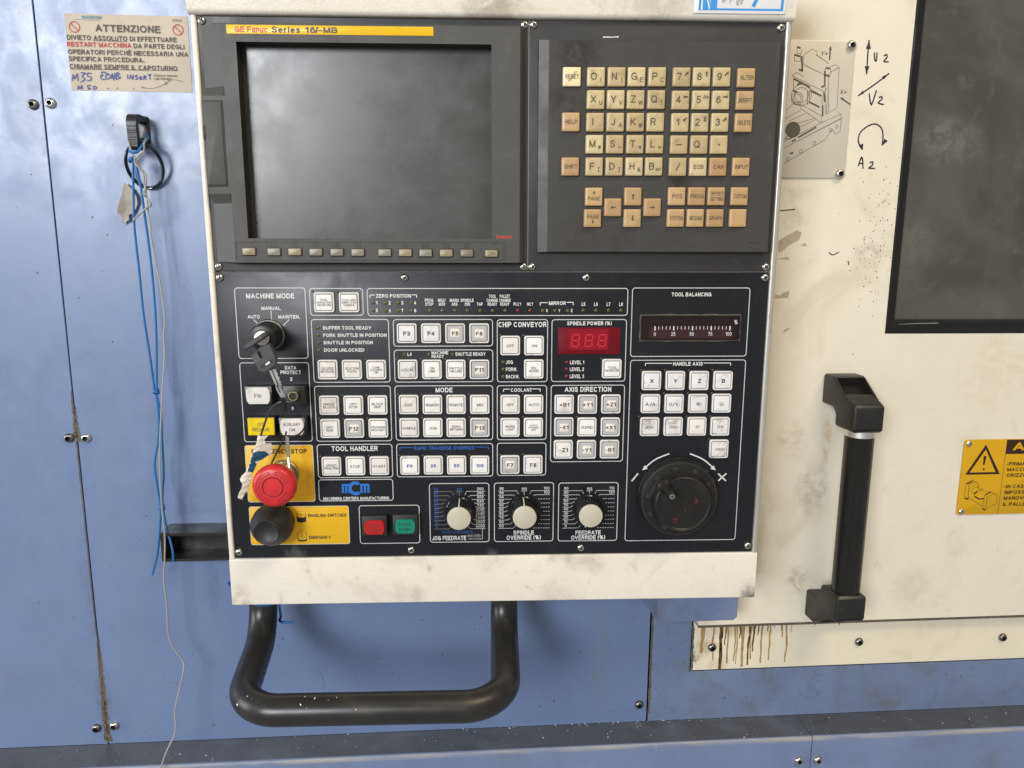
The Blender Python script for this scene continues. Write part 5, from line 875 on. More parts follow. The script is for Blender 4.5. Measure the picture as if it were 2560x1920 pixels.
# side wing: sloping finger grips above and below a block that carries the card cover
for ya, yb, yc in ((-9.0, -60.0, -68.0), (-211.6, -159.5, -151.2)):
    mb.slot(2).face([(3.5, ya, 1.2), (x0, ya, ZT), (x0, yb, ZT), (3.5, yb, 1.2)]); mb.slot(0).face([(3.5, yb, 1.2), (x0, yb, ZT), (x0 - 1, yc, ZT), (3.5, yc, ZT - 1)])
    mb.face([(3.5, ya, 0), (3.5, yc, 0), (3.5, yc, ZT - 1), (3.5, yb, 1.2), (3.5, ya, 1.2)])
    mb.face([(3.5, ya, 0), (x0, ya, 0), (x0, ya, ZT), (3.5, ya, 1.2)])
mb.face([(3.5, -68, ZT - 1), (x0, -68, ZT), (x0, -151.2, ZT), (3.5, -151.2, ZT - 1)]); mb.face([(3.5, -68, 0), (3.5, -151.2, 0), (3.5, -151.2, ZT - 1), (3.5, -68, ZT - 1)])
SU = part('screen_unit', mb, ['screen_plastic', 'bezel_shadow', 'screen_recess'], CP)
mb = MB(); mb.flat([(ox0 - 1, oy0 - 1), (ox1 + 1, oy0 - 1), (ox1 + 1, oy1 + 1), (ox0 - 1, oy1 + 1)], -3.0); part('display', mb, 'screen_glass', SU)
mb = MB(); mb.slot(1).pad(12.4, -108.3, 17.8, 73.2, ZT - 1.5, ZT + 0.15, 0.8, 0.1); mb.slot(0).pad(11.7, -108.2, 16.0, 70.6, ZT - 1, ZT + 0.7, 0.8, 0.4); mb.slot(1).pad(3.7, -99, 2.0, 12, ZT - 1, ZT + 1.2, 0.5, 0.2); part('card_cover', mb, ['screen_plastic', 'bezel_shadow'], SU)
sx0, sx1, sy0, sy1 = T['YSTRIP']; mb = MB(); mb.pad((sx0+sx1)/2, (sy0+sy1)/2, sx1-sx0, sy1-sy0, ZT, ZT + 0.35, 0.5, 0.1); part('nameplate', mb, 'yellow_strip', SU)
mb = MB(); mr = MB()
for cx, cy, w, h, s_, k in T['STXT']:
    cy = (sy0 + sy1) / 2; (mr if k == 'r' else mb).text(s_, cx, cy, w, 5.0 if s_ != '-MB' else 4.8, ZT + 0.45)
mb.text('i', T['SI'][0], (sy0 + sy1) / 2, 1.5, 5.0, ZT + 0.45, 0, 0.3)
part('lettering', mb, 'print_worn', SU); part('red_lettering', mr, 'print_red', SU)
mb = MB(); cx, cy, w, h, s_ = T['FLOGO']; mb.text(s_, cx, cy, w, 3.2, ZT + 0.1); part('logo_lettering', mb, 'print_red', SU)
# soft key strip: shallow tray with twelve little keys
kx0, kx1, ky0, ky1 = T['SKP']; mb = MB(); o_ = rrect((kx0+kx1)/2, (ky0+ky1)/2, kx1-kx0, ky1-ky0, 0.8); i_ = rrect((kx0+kx1)/2, (ky0+ky1)/2, kx1-kx0-1.2, ky1-ky0-1.2, 0.6)
mb.slot(0).loft([[(x, y, ZT) for x, y in o_], [(x, y, ZT + 0.7) for x, y in o_]], False, False); mb.ringflat(o_, i_, ZT + 0.7); mb.loft([[(x, y, ZT + 0.7) for x, y in i_], [(x, y, ZT + 0.15) for x, y in i_]]); part('soft_key_tray', mb, 'screen_plastic', SU)
def softkey(m_):
    mb = MB(); mb.slot(1).pad(0, 0, 13.2, 8.0, 0, 0.35, 0.9, 0.1); mb.slot(0).pad(0, 0, 11.4, 6.2, 0, 2.4, 0.8, 0.6); return mb.mesh('soft_key', [m_, 'bezel_shadow'])
SKA, SKB = softkey('softkey'), softkey('softkey_tan')
for i, (x, y) in enumerate(T['SK']):
    o = place('soft_key', SKB if i in (0, 2, 7, 9, 11) else SKA, SU, (x, y, ZT + 0.15))
    mb = MB()
    if i in (0, 11):
        s_ = -1 if i == 0 else 1; mb.ribbon([(x + s_*3 - 0, y + 0), (x - s_*3, y + 1.6), (x - s_*3, y - 1.6), (x + s_*3, y)], 0.3, ZT + 2.6); mb.ribbon([(x + 1.4, y + 7.2), (x + 4.6, y + 10.2)], 0.5, ZT + 0.3); mb.ribbon([(x + 2.8, y + 7.2), (x + 6.0, y + 10.2)], 0.5, ZT + 0.3)
    else:
        for q in (-2, 0, 2): mb.ribbon([(x + q, y + 4.3), (x + q, y + 10.0)], 0.55, ZT + 0.3)
    part('lead_mark', mb, 'print_black', SU)

# ---- keypad
a0, a1, b0, b1 = T['KPAD']; ZK = 10
mb = MB(); mb.loft([[(x, y, 0.1) for x, y in [(298.2, b0 - 0.6), (514.5, b0 - 0.6), (514.5, b1 + 1.2), (298.2, b1 + 1.2)]], [(298.4, b0 - 0.5, ZK - 2.9), (514.2, b0 - 0.5, ZK - 1.2), (514.2, b1 + 0.9, ZK - 1.2), (298.4, b1 + 0.9, ZK - 2.9)], [(x, y, ZK - 0.5) for x, y in [(a0 - 0.5, b0 - 0.2), (a1 + 0.4, b0 - 0.2), (a1 + 0.4, b1 + 0.4), (a0 - 0.5, b1 + 0.4)]], [(x, y, ZK) for x, y in [(a0, b0), (a1, b0), (a1, b1), (a0, b1)]]])
KU = part('keypad_unit', mb, 'keypad_plastic', CP, sharp=8)
mb = MB(); mb.box(289.7, 290.3, -219.5, -0.4, -0.5, 0.12); part('seam_glint', mb, 'steel', CP)  # bright strip put in for the glint along the plate gap
mb = MB(); mb.text('~FANUC', *T['KLOGO'], 12, 2.0, ZK + 0.08); part('logo_lettering', mb, 'print_black', KU)
def keymesh(m_):
    mb = MB(); mb.slot(1).pad(0, 0, 16.9, 17.2, 0, 0.25, 1.0, 0.1); mb.slot(0)
    mb.loft([[(x, y, 0) for x, y in rrect(0, 0, 15.8, 16.2, 0.9)], [(x, y, 3.0) for x, y in rrect(0, 0, 15.5, 15.9, 0.9)], [(x, y, 3.5) for x, y in rrect(0, 0, 15.0, 15.4, 0.8)], [(x, y, 3.9) for x, y in rrect(0, 0.1, 13.6, 13.8, 0.8)], [(x, y, 3.7) for x, y in rrect(0, 0.1, 8, 8, 0.6)]])
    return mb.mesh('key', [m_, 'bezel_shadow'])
KM = {'a': keymesh('key_cream'), 'r': keymesh('key_reset'), 't': keymesh('key_tan'), 'f': keymesh('key_tan'), 'e': keymesh('key_cream')}
def arrow(mb, x, y, dx, dy, ln, w, z, hw=2.2, hl=2.6):
    d = Vector((dx, dy)).normalized(); a = Vector((x, y)) - d * ln / 2; b = Vector((x, y)) + d * ln / 2; mb.ribbon([tuple(a), tuple(b - d * hl)], w, z); head(mb, tuple(b), tuple(a), hl, hw / 1.0, z)
for x, y, n_, k in T['KEYS']:
    o = place('key', KM[k], CP, (x, y, ZK))
    mb = MB(); z = 4.02
    if k == 'a':
        main, sub = n_.split(' ')
        if main == '—': mb.ribbon([(-3, 0), (2.5, 0)], 0.8, z)
        elif main == '·': mb.flat(circ(0, 0, 0.8, 10), z)
        elif main == '/': mb.ribbon([(-1.8, -3.4), (1.8, 3.4)], 0.8, z)
        else:
            V_, F_, bw, bh = TXT['~' + main]; h = 6.2; w = min(h / bh * bw, 6.2); mb.text('~' + main, -2.2, 0.3, w, h, z)
        if main in '789456123':
            dx, dy = {'7': (1, .9), '8': (0, 1), '9': (1, .9), '4': (-1, 0), '5': (1, 0), '6': (1, 0), '1': (-1, -.9), '2': (0, -1), '3': (1, .9)}[main]
            if main == '5': mb.ribbon([(2, 1), (3, 4), (4, 1), (5, 4), (6, 1), (6.6, 3)], 0.7, z)
            else: arrow(mb, 4.2, 2.6, dx, dy, 4.6, 1.25, z, 1.5, 1.9)
        elif sub:
            V_, F_, bw, bh = TXT['~' + sub]; h = 4.0 if len(sub) == 1 and sub not in ',=+*' else 2.6
            if sub == '=': h = 1.2
            if sub == ',': h = 1.3
            if sub == 'SP': h = 2.6
            mb.text('~' + sub, 4.3, -2.6, min(h / bh * bw, 4.2), h, z)
    elif n_ in '←↑→↓' and n_:
        dx, dy = {'←': (-1, 0), '→': (1, 0), '↑': (0, 1), '↓': (0, -1)}[n_]; arrow(mb, 0, 0, dx, dy, 5.0, 1.1, z, 1.5, 2.0)
    elif 'PAGE' in n_:
        up = n_[0] == '^'; mb.text('~PAGE', 0, -1.6 if up else 1.4, 11, 3.6, z); arrow(mb, 0, 3.4 if up else -3.0, 0, 1 if up else -1, 3.6, 1.0, z, 1.3, 1.6)
    elif n_:
        ls = n_.split('|'); h = 3.4 if len(ls) > 1 else 3.7
        for i, s_ in enumerate(ls):
            V_, F_, bw, bh = TXT['~' + s_]; mb.text('~' + s_, 0.3 if k != 'r' else 0, (len(ls)-1) * 2.4 - i * 4.8, min(12.0, h / bh * bw * 0.92), h, z)
        if k == 'r': mb.ribbon([(-2, -4), (4.5, 4.5)], 0.35, z); mb.ribbon([(-3.5, -4), (3, 4.5)], 0.35, z)
    if mb.v: part('legend', mb, 'print_key', o)

# ---- printed frames, captions and scales on the operator plate
for (x0, x1, y0, y1) in T['FRAMES']:
    mb = MB(); cx, cy, w, h = (x0+x1)/2, (y0+y1)/2, x1-x0, y1-y0
    mb.ringflat(rrect(cx, cy, w, h, 3.0, 5), rrect(cx, cy, w - 1.5, h - 1.5, 2.3, 5), 0.15); part('frame_line', mb, 'print_line', PLATE)
CM = {'w': 'print_white', 'b': 'print_blue', 'f': 'print_faint'}
for cx, cy, w, h, s_, k in T['CAPS']:
    mb = MB(); mb.text(s_, cx, cy, w, h, 0.18); part('lettering', mb, CM[k] if s_ != 'RAPID OVERRIDE %' else 'print_blue_worn', PLATE)
for xa, ya, xb, yb, sd, k in T['BRACKETS']:
    mb = MB(); p = [(xa, ya), (xb, yb)]
    p = [(xa, ya - 2.6)] + p if sd == 'L' else p + [(xb, yb - 2.6)]
    mb.ribbon(p[:2], 0.75, 0.16); mb.ribbon(p[1:], 0.75, 0.165); part('bracket_line', mb, CM[k], PLATE)
mb = MB()
for L_ in T['MODELINES']: mb.ribbon(L_, 0.8, 0.16)
part('mode_lines', mb, 'print_line', PLATE)
VAL = [([90, 80, 70, 60, 50, 40, 30, 20, 10, 0], [200, 280, 400, 540, 740, 1040, 1440, 2000, 2800, 4000]), ([98, 96, 94, 92, 90, 85, 80, 70, 60, 50], [100, 100]), ([90, 80, 70, 60, 50, 40, 30, 20, 10, 0], [110, 120])]
for q, (dl, (lv, rv)) in enumerate(zip(T['DIALS'], VAL)):
    cx, cy = dl['c']; nums = MB(); lin = MB(); numr = MB(); linr = MB(); R0 = 16.5
    for i in range(10):
        y = dl['rows'][i]; yl = y - 2.3; a = math.radians(110 + 14.5 * i); px, py = cx + R0 * math.cos(a), cy + R0 * math.sin(a)
        s_ = '~%d' % lv[i]; V_, F_, bw, bh = TXT[s_]; nums.text(s_, dl['xl'], y + 0.2, 2.9 / bh * bw, 2.9, 0.18)
        kx = min(px - 1.5, cx - 7) if i < 3 else px - 2.5; lin.ribbon([(dl['x0'], yl), (kx, yl), (px, py if i < 5 else (py + yl) / 2)], 0.42, 0.15)
        a = math.radians(70 - 14.5 * i); px, py = cx + R0 * math.cos(a), cy + R0 * math.sin(a)
        if i < len(rv):
            s_ = '~%d' % rv[i]; V_, F_, bw, bh = TXT[s_]; numr.text(s_, dl['xr'] + (0 if len(s_) < 5 else -0.2), y + 0.2, 2.9 / bh * bw, 2.9, 0.18); kx = max(px + 1.5, cx + 7) if i < 3 else px + 2.5
            linr.ribbon([(dl['x1'], yl), (kx, yl), (px, py if i < 5 else (py + yl) / 2)], 0.42, 0.15)
        else:
            xs = dl['x1']
            while xs > px + 2.0: linr.ribbon([(xs, yl), (xs - 1.5, yl)], 0.5, 0.15); xs -= 2.5
    tx, ty = dl['top']; numt = nums if q == 0 else numr; numt.text('~100', cx, ty + 1.2, 5.4, 2.9, 0.18); (lin if q == 0 else linr).ribbon([(cx - 3, ty - 1.0), (cx + 3, ty - 1.0)], 0.4, 0.15); (lin if q == 0 else linr).ribbon([(cx, ty - 1.0), (cx, cy + 13.5)], 0.4, 0.155)
    if q == 0:
        linr.ribbon([(dl['x1'] - 3, dl['rows'][9] - 2.3), (dl['x1'] - 3, -486), (dl['x1'] - 17, -486)], 0.42, 0.16)
        part('scale_numbers', nums, 'print_blue', PLATE); part('scale_lines', lin, 'print_faint', PLATE); part('scale_numbers', numr, 'print_white', PLATE); part('scale_lines', linr, 'print_line', PLATE)
    else:
        into(nums, numr); into(lin, linr); part('scale_numbers', nums, 'print_white', PLATE); part('scale_lines', lin, 'print_line', PLATE)
# wheel arrows, minus and plus
A = T['ARROWS']
for p, q_, r_ in ((A[0], A[1], A[2]), (A[3], A[4], A[5])):
    mb = MB(); mb.ribbon(spline([(*p, 0), (*q_, 0), (*r_, 0)], 8)[:-3], 1.3, 0.15); head(mb, r_, q_, 5.2, 2.4, 0.16); part('direction_arrow', mb, 'print_white', PLATE)
mb = MB(); mb.ribbon(T['SIGNS'][0], 1.4, 0.15); part('minus_sign', mb, 'print_white', PLATE)
mb = MB(); mb.ribbon(T['SIGNS'][1], 1.4, 0.15); mb.ribbon(T['SIGNS'][2], 1.4, 0.17); part('plus_sign', mb, 'print_white', PLATE)
# maker's logo
lx0, ly1, lx1, ly0, lcx, lcy = T['LOGO']; mb = MB(); z = 0.17
for xa, xb in ((lx0, lx0 + 8.6), (lx1 - 9.0, lx1)):
    y1_, y0_ = lcy + 4.6, lcy - 4.8
    mb.flat([(xa, y1_ - 2.2), (xb, y1_ - 2.2), (xb, y1_ - 0.6), (xb - 0.8, y1_), (xa + 0.0, y1_), (xa, y1_)], z)
    for k in range(3): xs = xa + k * (xb - xa - 2.2) / 2; mb.flat([(xs, y0_), (xs + 2.2, y0_), (xs + 2.2, y1_ - 2.2), (xs, y1_ - 2.2)], z)
n_ = 30; arc = [math.radians(48 + (312 - 48) * i / n_) for i in range(n_ + 1)]; mb.add([(lcx + 1 + 7.2 * math.cos(a), lcy + 7.2 * math.sin(a), z + 0.01) for a in arc] + [(lcx + 1 + 3.8 * math.cos(a), lcy + 3.8 * math.sin(a), z + 0.01) for a in arc], [(i, i + 1, n_ + 2 + i, n_ + 1 + i) for i in range(n_)])
part('maker_logo', mb, 'logo_blue', PLATE)
# yellow stuck-on labels
for key, nm in (('YEL1', 'emergency_label'), ('YEL2', 'switch_label')):
    x0, x1, y0, y1 = T[key]; mb = MB(); mb.slot(0).pad((x0+x1)/2, (y0+y1)/2, x1-x0, y1-y0, 0, 0.22, 2.4, 0.06); mb.slot(1).ringflat(rrect((x0+x1)/2, (y0+y1)/2, x1-x0, y1-y0, 2.4), rrect((x0+x1)/2, (y0+y1)/2, x1-x0-1.0, y1-y0-1.0, 2.0), 0.26)
    part(nm, mb, ['yellow_label', 'print_line'], PLATE)
mb = MB()
for cx, cy, w, h, s_ in T['YTXT']: mb = MB(); mb.text(s_, cx, cy, w, h, 0.32); part('label_lettering', mb, 'print_black', PLATE)
for (cx, cy), up in zip(T['YICON'], (0, 1)):
    mb = MB(); hgt = 5.0 if up == 0 else 1.6; y_ = cy - (4.6 if up == 0 else 4.0)
    mb.flat([(cx + 4.6 * math.cos(a), y_ + 1.9 * math.sin(a)) for a in [math.pi + math.pi * i / 12 for i in range(13)]] + [(cx + 4.6 * math.cos(a), y_ + hgt + 1.9 * math.sin(a)) for a in [2*math.pi - math.pi * i / 12 for i in range(13)]], 0.32)
    e = lambda k, yy: [(cx + 4.6 * k * math.cos(a), yy + 1.9 * k * math.sin(a)) for a in [2 * math.pi * i / 24 for i in range(24)]]
    mb.ringflat(e(1, y_ + hgt), e(0.93, y_ + hgt), 0.33)
    for yy in ((y_ + hgt + 3.0,) if up == 0 else (y_ + hgt + 6.0,)): mb.ringflat(e(1, yy), e(0.95, yy), 0.33); mb.ribbon([(cx - 4.5, y_ + hgt), (cx - 4.5, yy)], 0.28, 0.33); mb.ribbon([(cx + 4.5, y_ + hgt), (cx + 4.5, yy)], 0.28, 0.33); mb.ribbon([(cx, y_ + hgt - 1), (cx, yy - 1)], 0.28, 0.33)
    part('label_pictogram', mb, 'print_black', PLATE)


# ---- indicator lamps
def lampmesh(m_, r, h): return MB().lathe([(r, 0), (r, h * 0.4), (r * 0.8, h * 0.8), (r * 0.4, h), (0.05, h * 1.02)], n=14).mesh('indicator_light', [m_])
LM = {'y': lampmesh('led_off', 1.7, 0.9), 'r': lampmesh('led_red', 1.7, 0.9), 's': lampmesh('led_dim', 1.15, 0.6)}
for x, y, k in T['LEDS']: place('indicator_light', LM[k], CP, (x, y, 0.05))

# ---- square push buttons: bezel, cap, sticker, legend
mb = MB(); so = rrect(0, 0, 18.9, 18.9, 2.2); si = rrect(0, 0, 15.6, 15.6, 1.0)
L = [[(x, y, 0) for x, y in so], [(x, y, 1.7) for x, y in so], [(x, y, 2.3) for x, y in rrect(0, 0, 18.2, 18.2, 1.9)], [(x, y, 2.5) for x, y in rrect(0, 0, 17.2, 17.2, 1.5)], [(x, y, 2.3) for x, y in rrect(0, 0, 16.1, 16.1, 1.2)], [(x, y, 0.6) for x, y in si]]
mb.slot(0).loft(L, False, False); mb.slot(1).flat(rrect(0, 0, 15.6, 15.6, 1.0), 0.6); BEZ = mb.mesh('push_button', ['button_bezel', 'bezel_shadow'])
def capmesh(m_): return MB().loft([[(x, y, 0.6) for x, y in rrect(0, 0, 14.7, 14.7, 0.8)], [(x, y, 2.5) for x, y in rrect(0, 0, 14.7, 14.7, 0.8)], [(x, y, 2.9) for x, y in rrect(0, 0, 14.1, 14.1, 0.7)], [(x, y, 3.0) for x, y in rrect(0, 0, 13.0, 13.0, 0.6)]]).mesh('cap', [m_])
CAP = {k: capmesh(m_) for k, m_ in dict(w='cap_white', W='cap_pale', d='cap_dirty', D='cap_filthy', s='cap_grey', S='cap_pale', G='cap_pale', P='cap_pale', b='cap_white').items()}
STK = MB().pad(0, 0, 8.4, 8.0, 3.0, 3.12, 0.6, 0.04).mesh('sticker', ['cap_sticker'])
for i, (x, y, s_, k) in enumerate(T['BUTTONS']):
    o = place('push_button', BEZ, CP, (x, y, 0.05)); c = place('cap', CAP[k], o); c.rotation_euler = (random.uniform(-.012, .012), random.uniform(-.02, .02), 0)
    big = k in 'sSGWP'
    if k in 'sS': place('sticker', STK, o, (random.uniform(-.5, .5), random.uniform(-.6, .6), 0.05), random.uniform(-.05, .05))
    ls = s_.split('|'); mb = MB(); z = 3.25; longest = max(len(q) for q in ls)
    if '/' in s_ and k == 'P' or s_ in ('W2', 'U2'):
        x_ = -5.4 if '/' in s_ else -2.2
        for chx in s_:
            sub = chx.isdigit(); V_, F_, bw, bh = TXT['~' + chx]; h = 1.7 if sub else 3.6; w = h / bh * bw; mb.text('~' + chx, x_ + w/2, -1.0 if sub else 0, w, h, z); x_ += w + 0.35
    else:
        h = 3.9 if (big and len(s_) <= 3) else 2.7 if len(ls) == 1 else 2.3 if len(ls) == 2 else 1.9
        if k == 'b': h = 3.2
        for j, q in enumerate(ls):
            q = q if big or k == 'b' else '~' + q; V_, F_, bw, bh = TXT[q]; hh = h if q not in ('-',) else 1; w = min(12.9, hh / bh * bw * 1.05)
            mb.text(q, 0, (len(ls) - 1) * h * 0.62 - j * h * 1.24, w, hh, z)
    part('legend', mb, 'print_blue' if k == 'b' else 'print_worn' if big else 'print_legend', o)

# ---- rectangular pilot buttons
def pilot(x, y, s_, k):
    big = k in 'wy'; hw, hh, hz = (25.0, 17.6, 11) if big else (24.5, 20.5, 9)
    mb = MB(); mb.pad(0, 0, hw, hh, 0, hz, 0.8, 0.5); o = place('pilot_button', mb.mesh('pilot_button', ['black_plastic']), CP, (x, y, 0))
    cwid, chgt = (22.5, 16.2) if big else (20.0, 14.6); dy = 0 if big else -1.0
    if k == 'y': out = rrect(0, 0, 24.8, 16.8, 0.6)
    else: out = [(-cwid/2 + 2.4, -chgt/2), (cwid/2 - 2.4, -chgt/2), (cwid/2 - .5, -chgt/2 + 3.2), (cwid/2, 0), (cwid/2 - .5, chgt/2 - 3.2), (cwid/2 - 2.4, chgt/2), (-cwid/2 + 2.4, chgt/2), (-cwid/2 + .5, chgt/2 - 3.2), (-cwid/2, 0), (-cwid/2 + .5, -chgt/2 + 3.2)]
    out = [(a, b + dy) for a, b in out]; ins = [(a * 0.95, (b - dy) * 0.95 + dy) for a, b in out]; ins2 = [(a * 0.7, (b - dy) * 0.75 + dy) for a, b in out]
    mb = MB(); mb.loft([[(a, b, hz - 1) for a, b in out], [(a, b, hz + 1.2) for a, b in out], [(a, b, hz + 1.8) for a, b in ins], [(a, b, hz + 2.0) for a, b in ins2]]); part('cap', mb, {'w': 'cap_dirty', 'y': 'yellow_cap', 'r': 'red_cap', 'g': 'green_cap'}[k], o)
    if k == 'w':
        for sx in (-1, 1):
            mb = MB(); mb.face([(sx * 12.3, 8.5, hz + 0.1), (sx * 8.8, 8.5, hz + 0.5), (sx * 10.8, 5.0, hz + 0.5), (sx * 12.3, 2.0, hz + 0.1)]); part('clip', mb, 'steel', o)
    ls = s_.split('|'); mb = MB()
    for j, q in enumerate(ls):
        V_, F_, bw, bh = TXT['~' + q]; h = 3.2 if big else 2.7; mb.text('~' + q, 0, dy + (len(ls) - 1) * 2.6 - j * 5.2, min(16, h / bh * bw), h, hz + 2.12)
    part('legend', mb, 'print_worn' if k != 'g' else 'print_black', o)
for p in T['PILOT']: pilot(*p)
# ---- data protect key switch
x, y = T['PROT']; mb = MB(); mb.pad(0, 0, 21, 18, 0, 11, 0.8, 0.5); o = place('data_protect_switch', mb.mesh('data_protect_switch', ['black_plastic']), CP, (x, y, 0))
mb = MB(); mb.lathe([(5.0, 11), (5.0, 15), (4.4, 15.8), (3.6, 15.8), (3.4, 14.5)], n=30, cap=False); part('lock_ring', mb, 'brass', o); mb = MB(); mb.lathe([(3.5, 14.0), (0.05, 14.0)], n=24); mb.box(-0.5, 0.5, -2.4, 2.4, 13.9, 14.3); part('lock_core', mb, 'bezel_shadow', o)
# ---- mode key switch
x, y = T['MODESW']; o = place('mode_switch', MB().lathe([(15.0, 0), (15.0, 2.4), (14.2, 3.2), (13.6, 3.2)], n=48, cap=True).mesh('mode_switch', ['steel_dark']), CP, (x, y, 0))
mb = MB(); mb.lathe([(13.4, 3), (13.2, 7), (12.6, 8), (12.4, 21.5), (11.6, 23.4), (10.6, 24), (6.9, 24.2), (6.7, 22.8)], n=48, cap=False); part('lock_body', mb, 'black_plastic', o)
mb = MB(); mb.lathe([(6.7, 22.8), (6.7, 24.6), (6.2, 25.0), (0.05, 25.0)], n=36); mb.slot(1).box(-3.4, 3.4, -0.6, 0.6, 24.9, 25.1); part('lock_core', mb, ['nickel', 'dark_gap'], o)

# ---- emergency stop
x, y = T['ESTOP']; o = place('emergency_stop_button', MB().lathe([(14.5, 0.2), (14.5, 3), (13.5, 4), (12.2, 4), (12.2, 10), (11.0, 11), (11.0, 24)], n=44, cap=False).mesh('emergency_stop_button', ['brass']), CP, (x, y, 0))
mb = MB(); mb.lathe([(11.5, 22), (17.5, 26), (19.3, 30), (19.9, 35), (19.4, 39), (18.0, 41.2), (15.6, 42.2), (10.2, 42.6), (9.7, 42.0), (8.9, 42.0), (8.5, 42.7), (0.05, 43.0)], n=64)
head_o = part('mushroom_head', mb, 'red_plastic', o)
mb = MB()
for a0, a1 in ((20, 78), (102, 250), (290, 340)):   # moulded turning arrows
    for rr in (12.6, 15.2):
        pts = [(rr * math.cos(math.radians(a0 + (a1 - a0) * i / 20)), rr * math.sin(math.radians(a0 + (a1 - a0) * i / 20))) for i in range(21)]; zz = 42.55 if rr < 14 else 42.32; mb.ribbon(pts, 0.5, zz)
    for a in (a0, a1): mb.ribbon([(r_ * math.cos(math.radians(a)), r_ * math.sin(math.radians(a))) for r_ in (12.6, 15.2)], 0.5, 42.5)
mb.ringflat(circ(0, 0, 9.7, 40), circ(0, 0, 8.9, 40), 42.06); part('arrow_groove', mb, 'red_groove', o)
mb = MB()
for k in range(40):   # knurled rim
    a = 2 * math.pi * k / 40; mb.tube([(19.35 * math.cos(a), 19.35 * math.sin(a), 30.5), (19.9 * math.cos(a), 19.9 * math.sin(a), 35.2), (19.3 * math.cos(a), 19.3 * math.sin(a), 39.2)], 0.55, 5)
part('rim_knurl', mb, 'red_plastic', o)
# ---- black enabling button
o = place('enabling_button', MB().lathe([(17, 0.2), (19.6, 6), (20.3, 14), (19.6, 21), (16.6, 27), (13.6, 31.5), (12.6, 33.5), (12.4, 35.2), (11.4, 36.2), (10.6, 35.6), (8.6, 34.0), (0.05, 32.8)], n=56).mesh('enabling_button', ['black_rubber'], 50), CP, (42.7, -462.6, 0))

# ---- override knobs
for i, (x, y) in enumerate(T['KNOBS']):
    mb = MB(); n_ = 72; L = []
    for r0, z, am in ((14.2, 0.3, 0), (13.8, 2.5, 0), (13.0, 3.2, 0.02), (12.6, 8, 0.055), (12.2, 20, 0.055), (12.0, 22.5, 0.03), (11.6, 23, 0)):
        L.append([(r0 * (1 - am * (1 if (k % 6) < 2 else 0)) * math.cos(2*math.pi*k/n_), r0 * (1 - am * (1 if (k % 6) < 2 else 0)) * math.sin(2*math.pi*k/n_), z) for k in range(n_)])
    mb.loft(L); o = place('rotary_knob', mb.mesh('rotary_knob', ['black_gloss'], 30), CP, (x, y, 0)); o.rotation_euler = (0, 0, 0.04 * i)
    mb = MB(); mb.lathe([(11.4, 22.5), (11.55, 24.3), (11.2, 25.0), (10.6, 25.25), (0.05, 25.4)], n=56); part('cap', mb, 'grey_knob', o)
    mb = MB(); ang = math.radians(90 if i < 2 else -118); c_, s_ = math.cos(ang), math.sin(ang)
    mb.add([((12.9) * c_ - w_ * s_, (12.9) * s_ + w_ * c_, z) for z in (3.5, 22.8) for w_ in (-0.55, 0.55)], [(0, 1, 3, 2)]); mb.add([(r_ * c_ - w_ * s_, r_ * s_ + w_ * c_, 22.9) for r_ in (11.5, 12.9) for w_ in (-0.55, 0.55)], [(0, 1, 3, 2)]); part('pointer', mb, 'print_white', o)

# ---- handwheel
wx_, wy_ = T['WHEEL']['c']; mb = MB(); mb.lathe([(40.5, 0.2), (40.3, 3), (39.5, 4), (39.5, 4.2)], n=72, cap=True); HW = place('handwheel', mb.mesh('handwheel', ['wheel_plastic']), CP, (wx_, wy_, 0))
mb = MB(); mb.lathe([(38.2, 4.1), (39.2, 5.5), (39.2, 8.5), (38.2, 10), (36, 10.6), (30, 11.2), (29.0, 12.5), (28.2, 20)], n=72, cap=False); DIAL = part('dial', mb, 'wheel_plastic', HW)
mb = MB(); mb.lathe([(28.2, 20), (27.4, 25), (26.4, 26), (25.6, 26), (24.8, 25.3), (0.05, 25.2)], n=72); part('wheel_face', mb, 'wheel_plastic', HW)
mb = MB()
for k in range(100):
    a = 2 * math.pi * k / 100 + 0.3; ln = 1.6 if k % 5 else 2.6; mb.add([((38.0 - q) * math.cos(a) - w_ * math.sin(a), (38.0 - q) * math.sin(a) + w_ * math.cos(a), 10.3 + q * 0.13) for q in (0, ln) for w_ in (-0.22, 0.22)], [(0, 1, 3, 2)])
for k, s_ in enumerate(('~40', '~50', '~60', '~70', '~80', '~90', '~0', '~10', '~20', '~30')):
    a = math.radians(100 + 36 * k); V_, F_, bw, bh = TXT[s_]; mb.text(s_, 32.2 * math.cos(a), 32.2 * math.sin(a), 3.0 / bh * bw, 3.0, 11.25, a - math.pi / 2)
part('dial_marks', mb, 'dial_ink', HW)
mb = MB(); px, py = T['WHEEL']['peg']; px -= wx_; py -= wy_; mb.slot(0).lathe([(7.0, 25.4), (6.4, 26), (4.6, 29), (4.0, 34), (4.0, 51), (3.6, 52), (2.3, 52.2)], (px, py), 32, cap=False); part('crank_peg', mb, 'wheel_plastic', HW)
mb = MB(); mb.slot(0).lathe([(2.6, 51.8), (2.4, 52.6), (0.05, 52.9)], (px, py), 24); mb.slot(1).box(px - 1.5, px + 1.5, py - 0.35, py + 0.35, 52.4, 52.95); mb.box(px - 0.35, px + 0.35, py - 1.5, py + 1.5, 52.4, 52.97); part('peg_screw', mb, ['steel', 'dark_gap'], HW)
mb = MB()
for ch, t in zip(('F', 'A', 'N', 'U', 'C'), (-1, -.5, 0, .5, 1)):
    if ch in 'FUC' or True:
        q = 1.0; cxx, cyy = 2.0 + 13.5 * -t * 0.72 * 1.0, -6.0 + 13.5 * -t * 0.72
        if ch in 'FC': mb.text(ch, cxx, cyy, 3.8, 4.2, 26.0, math.radians(225))
        else: mb.text(ch, cxx, cyy, 2.0, 1.2, 26.0, math.radians(225))
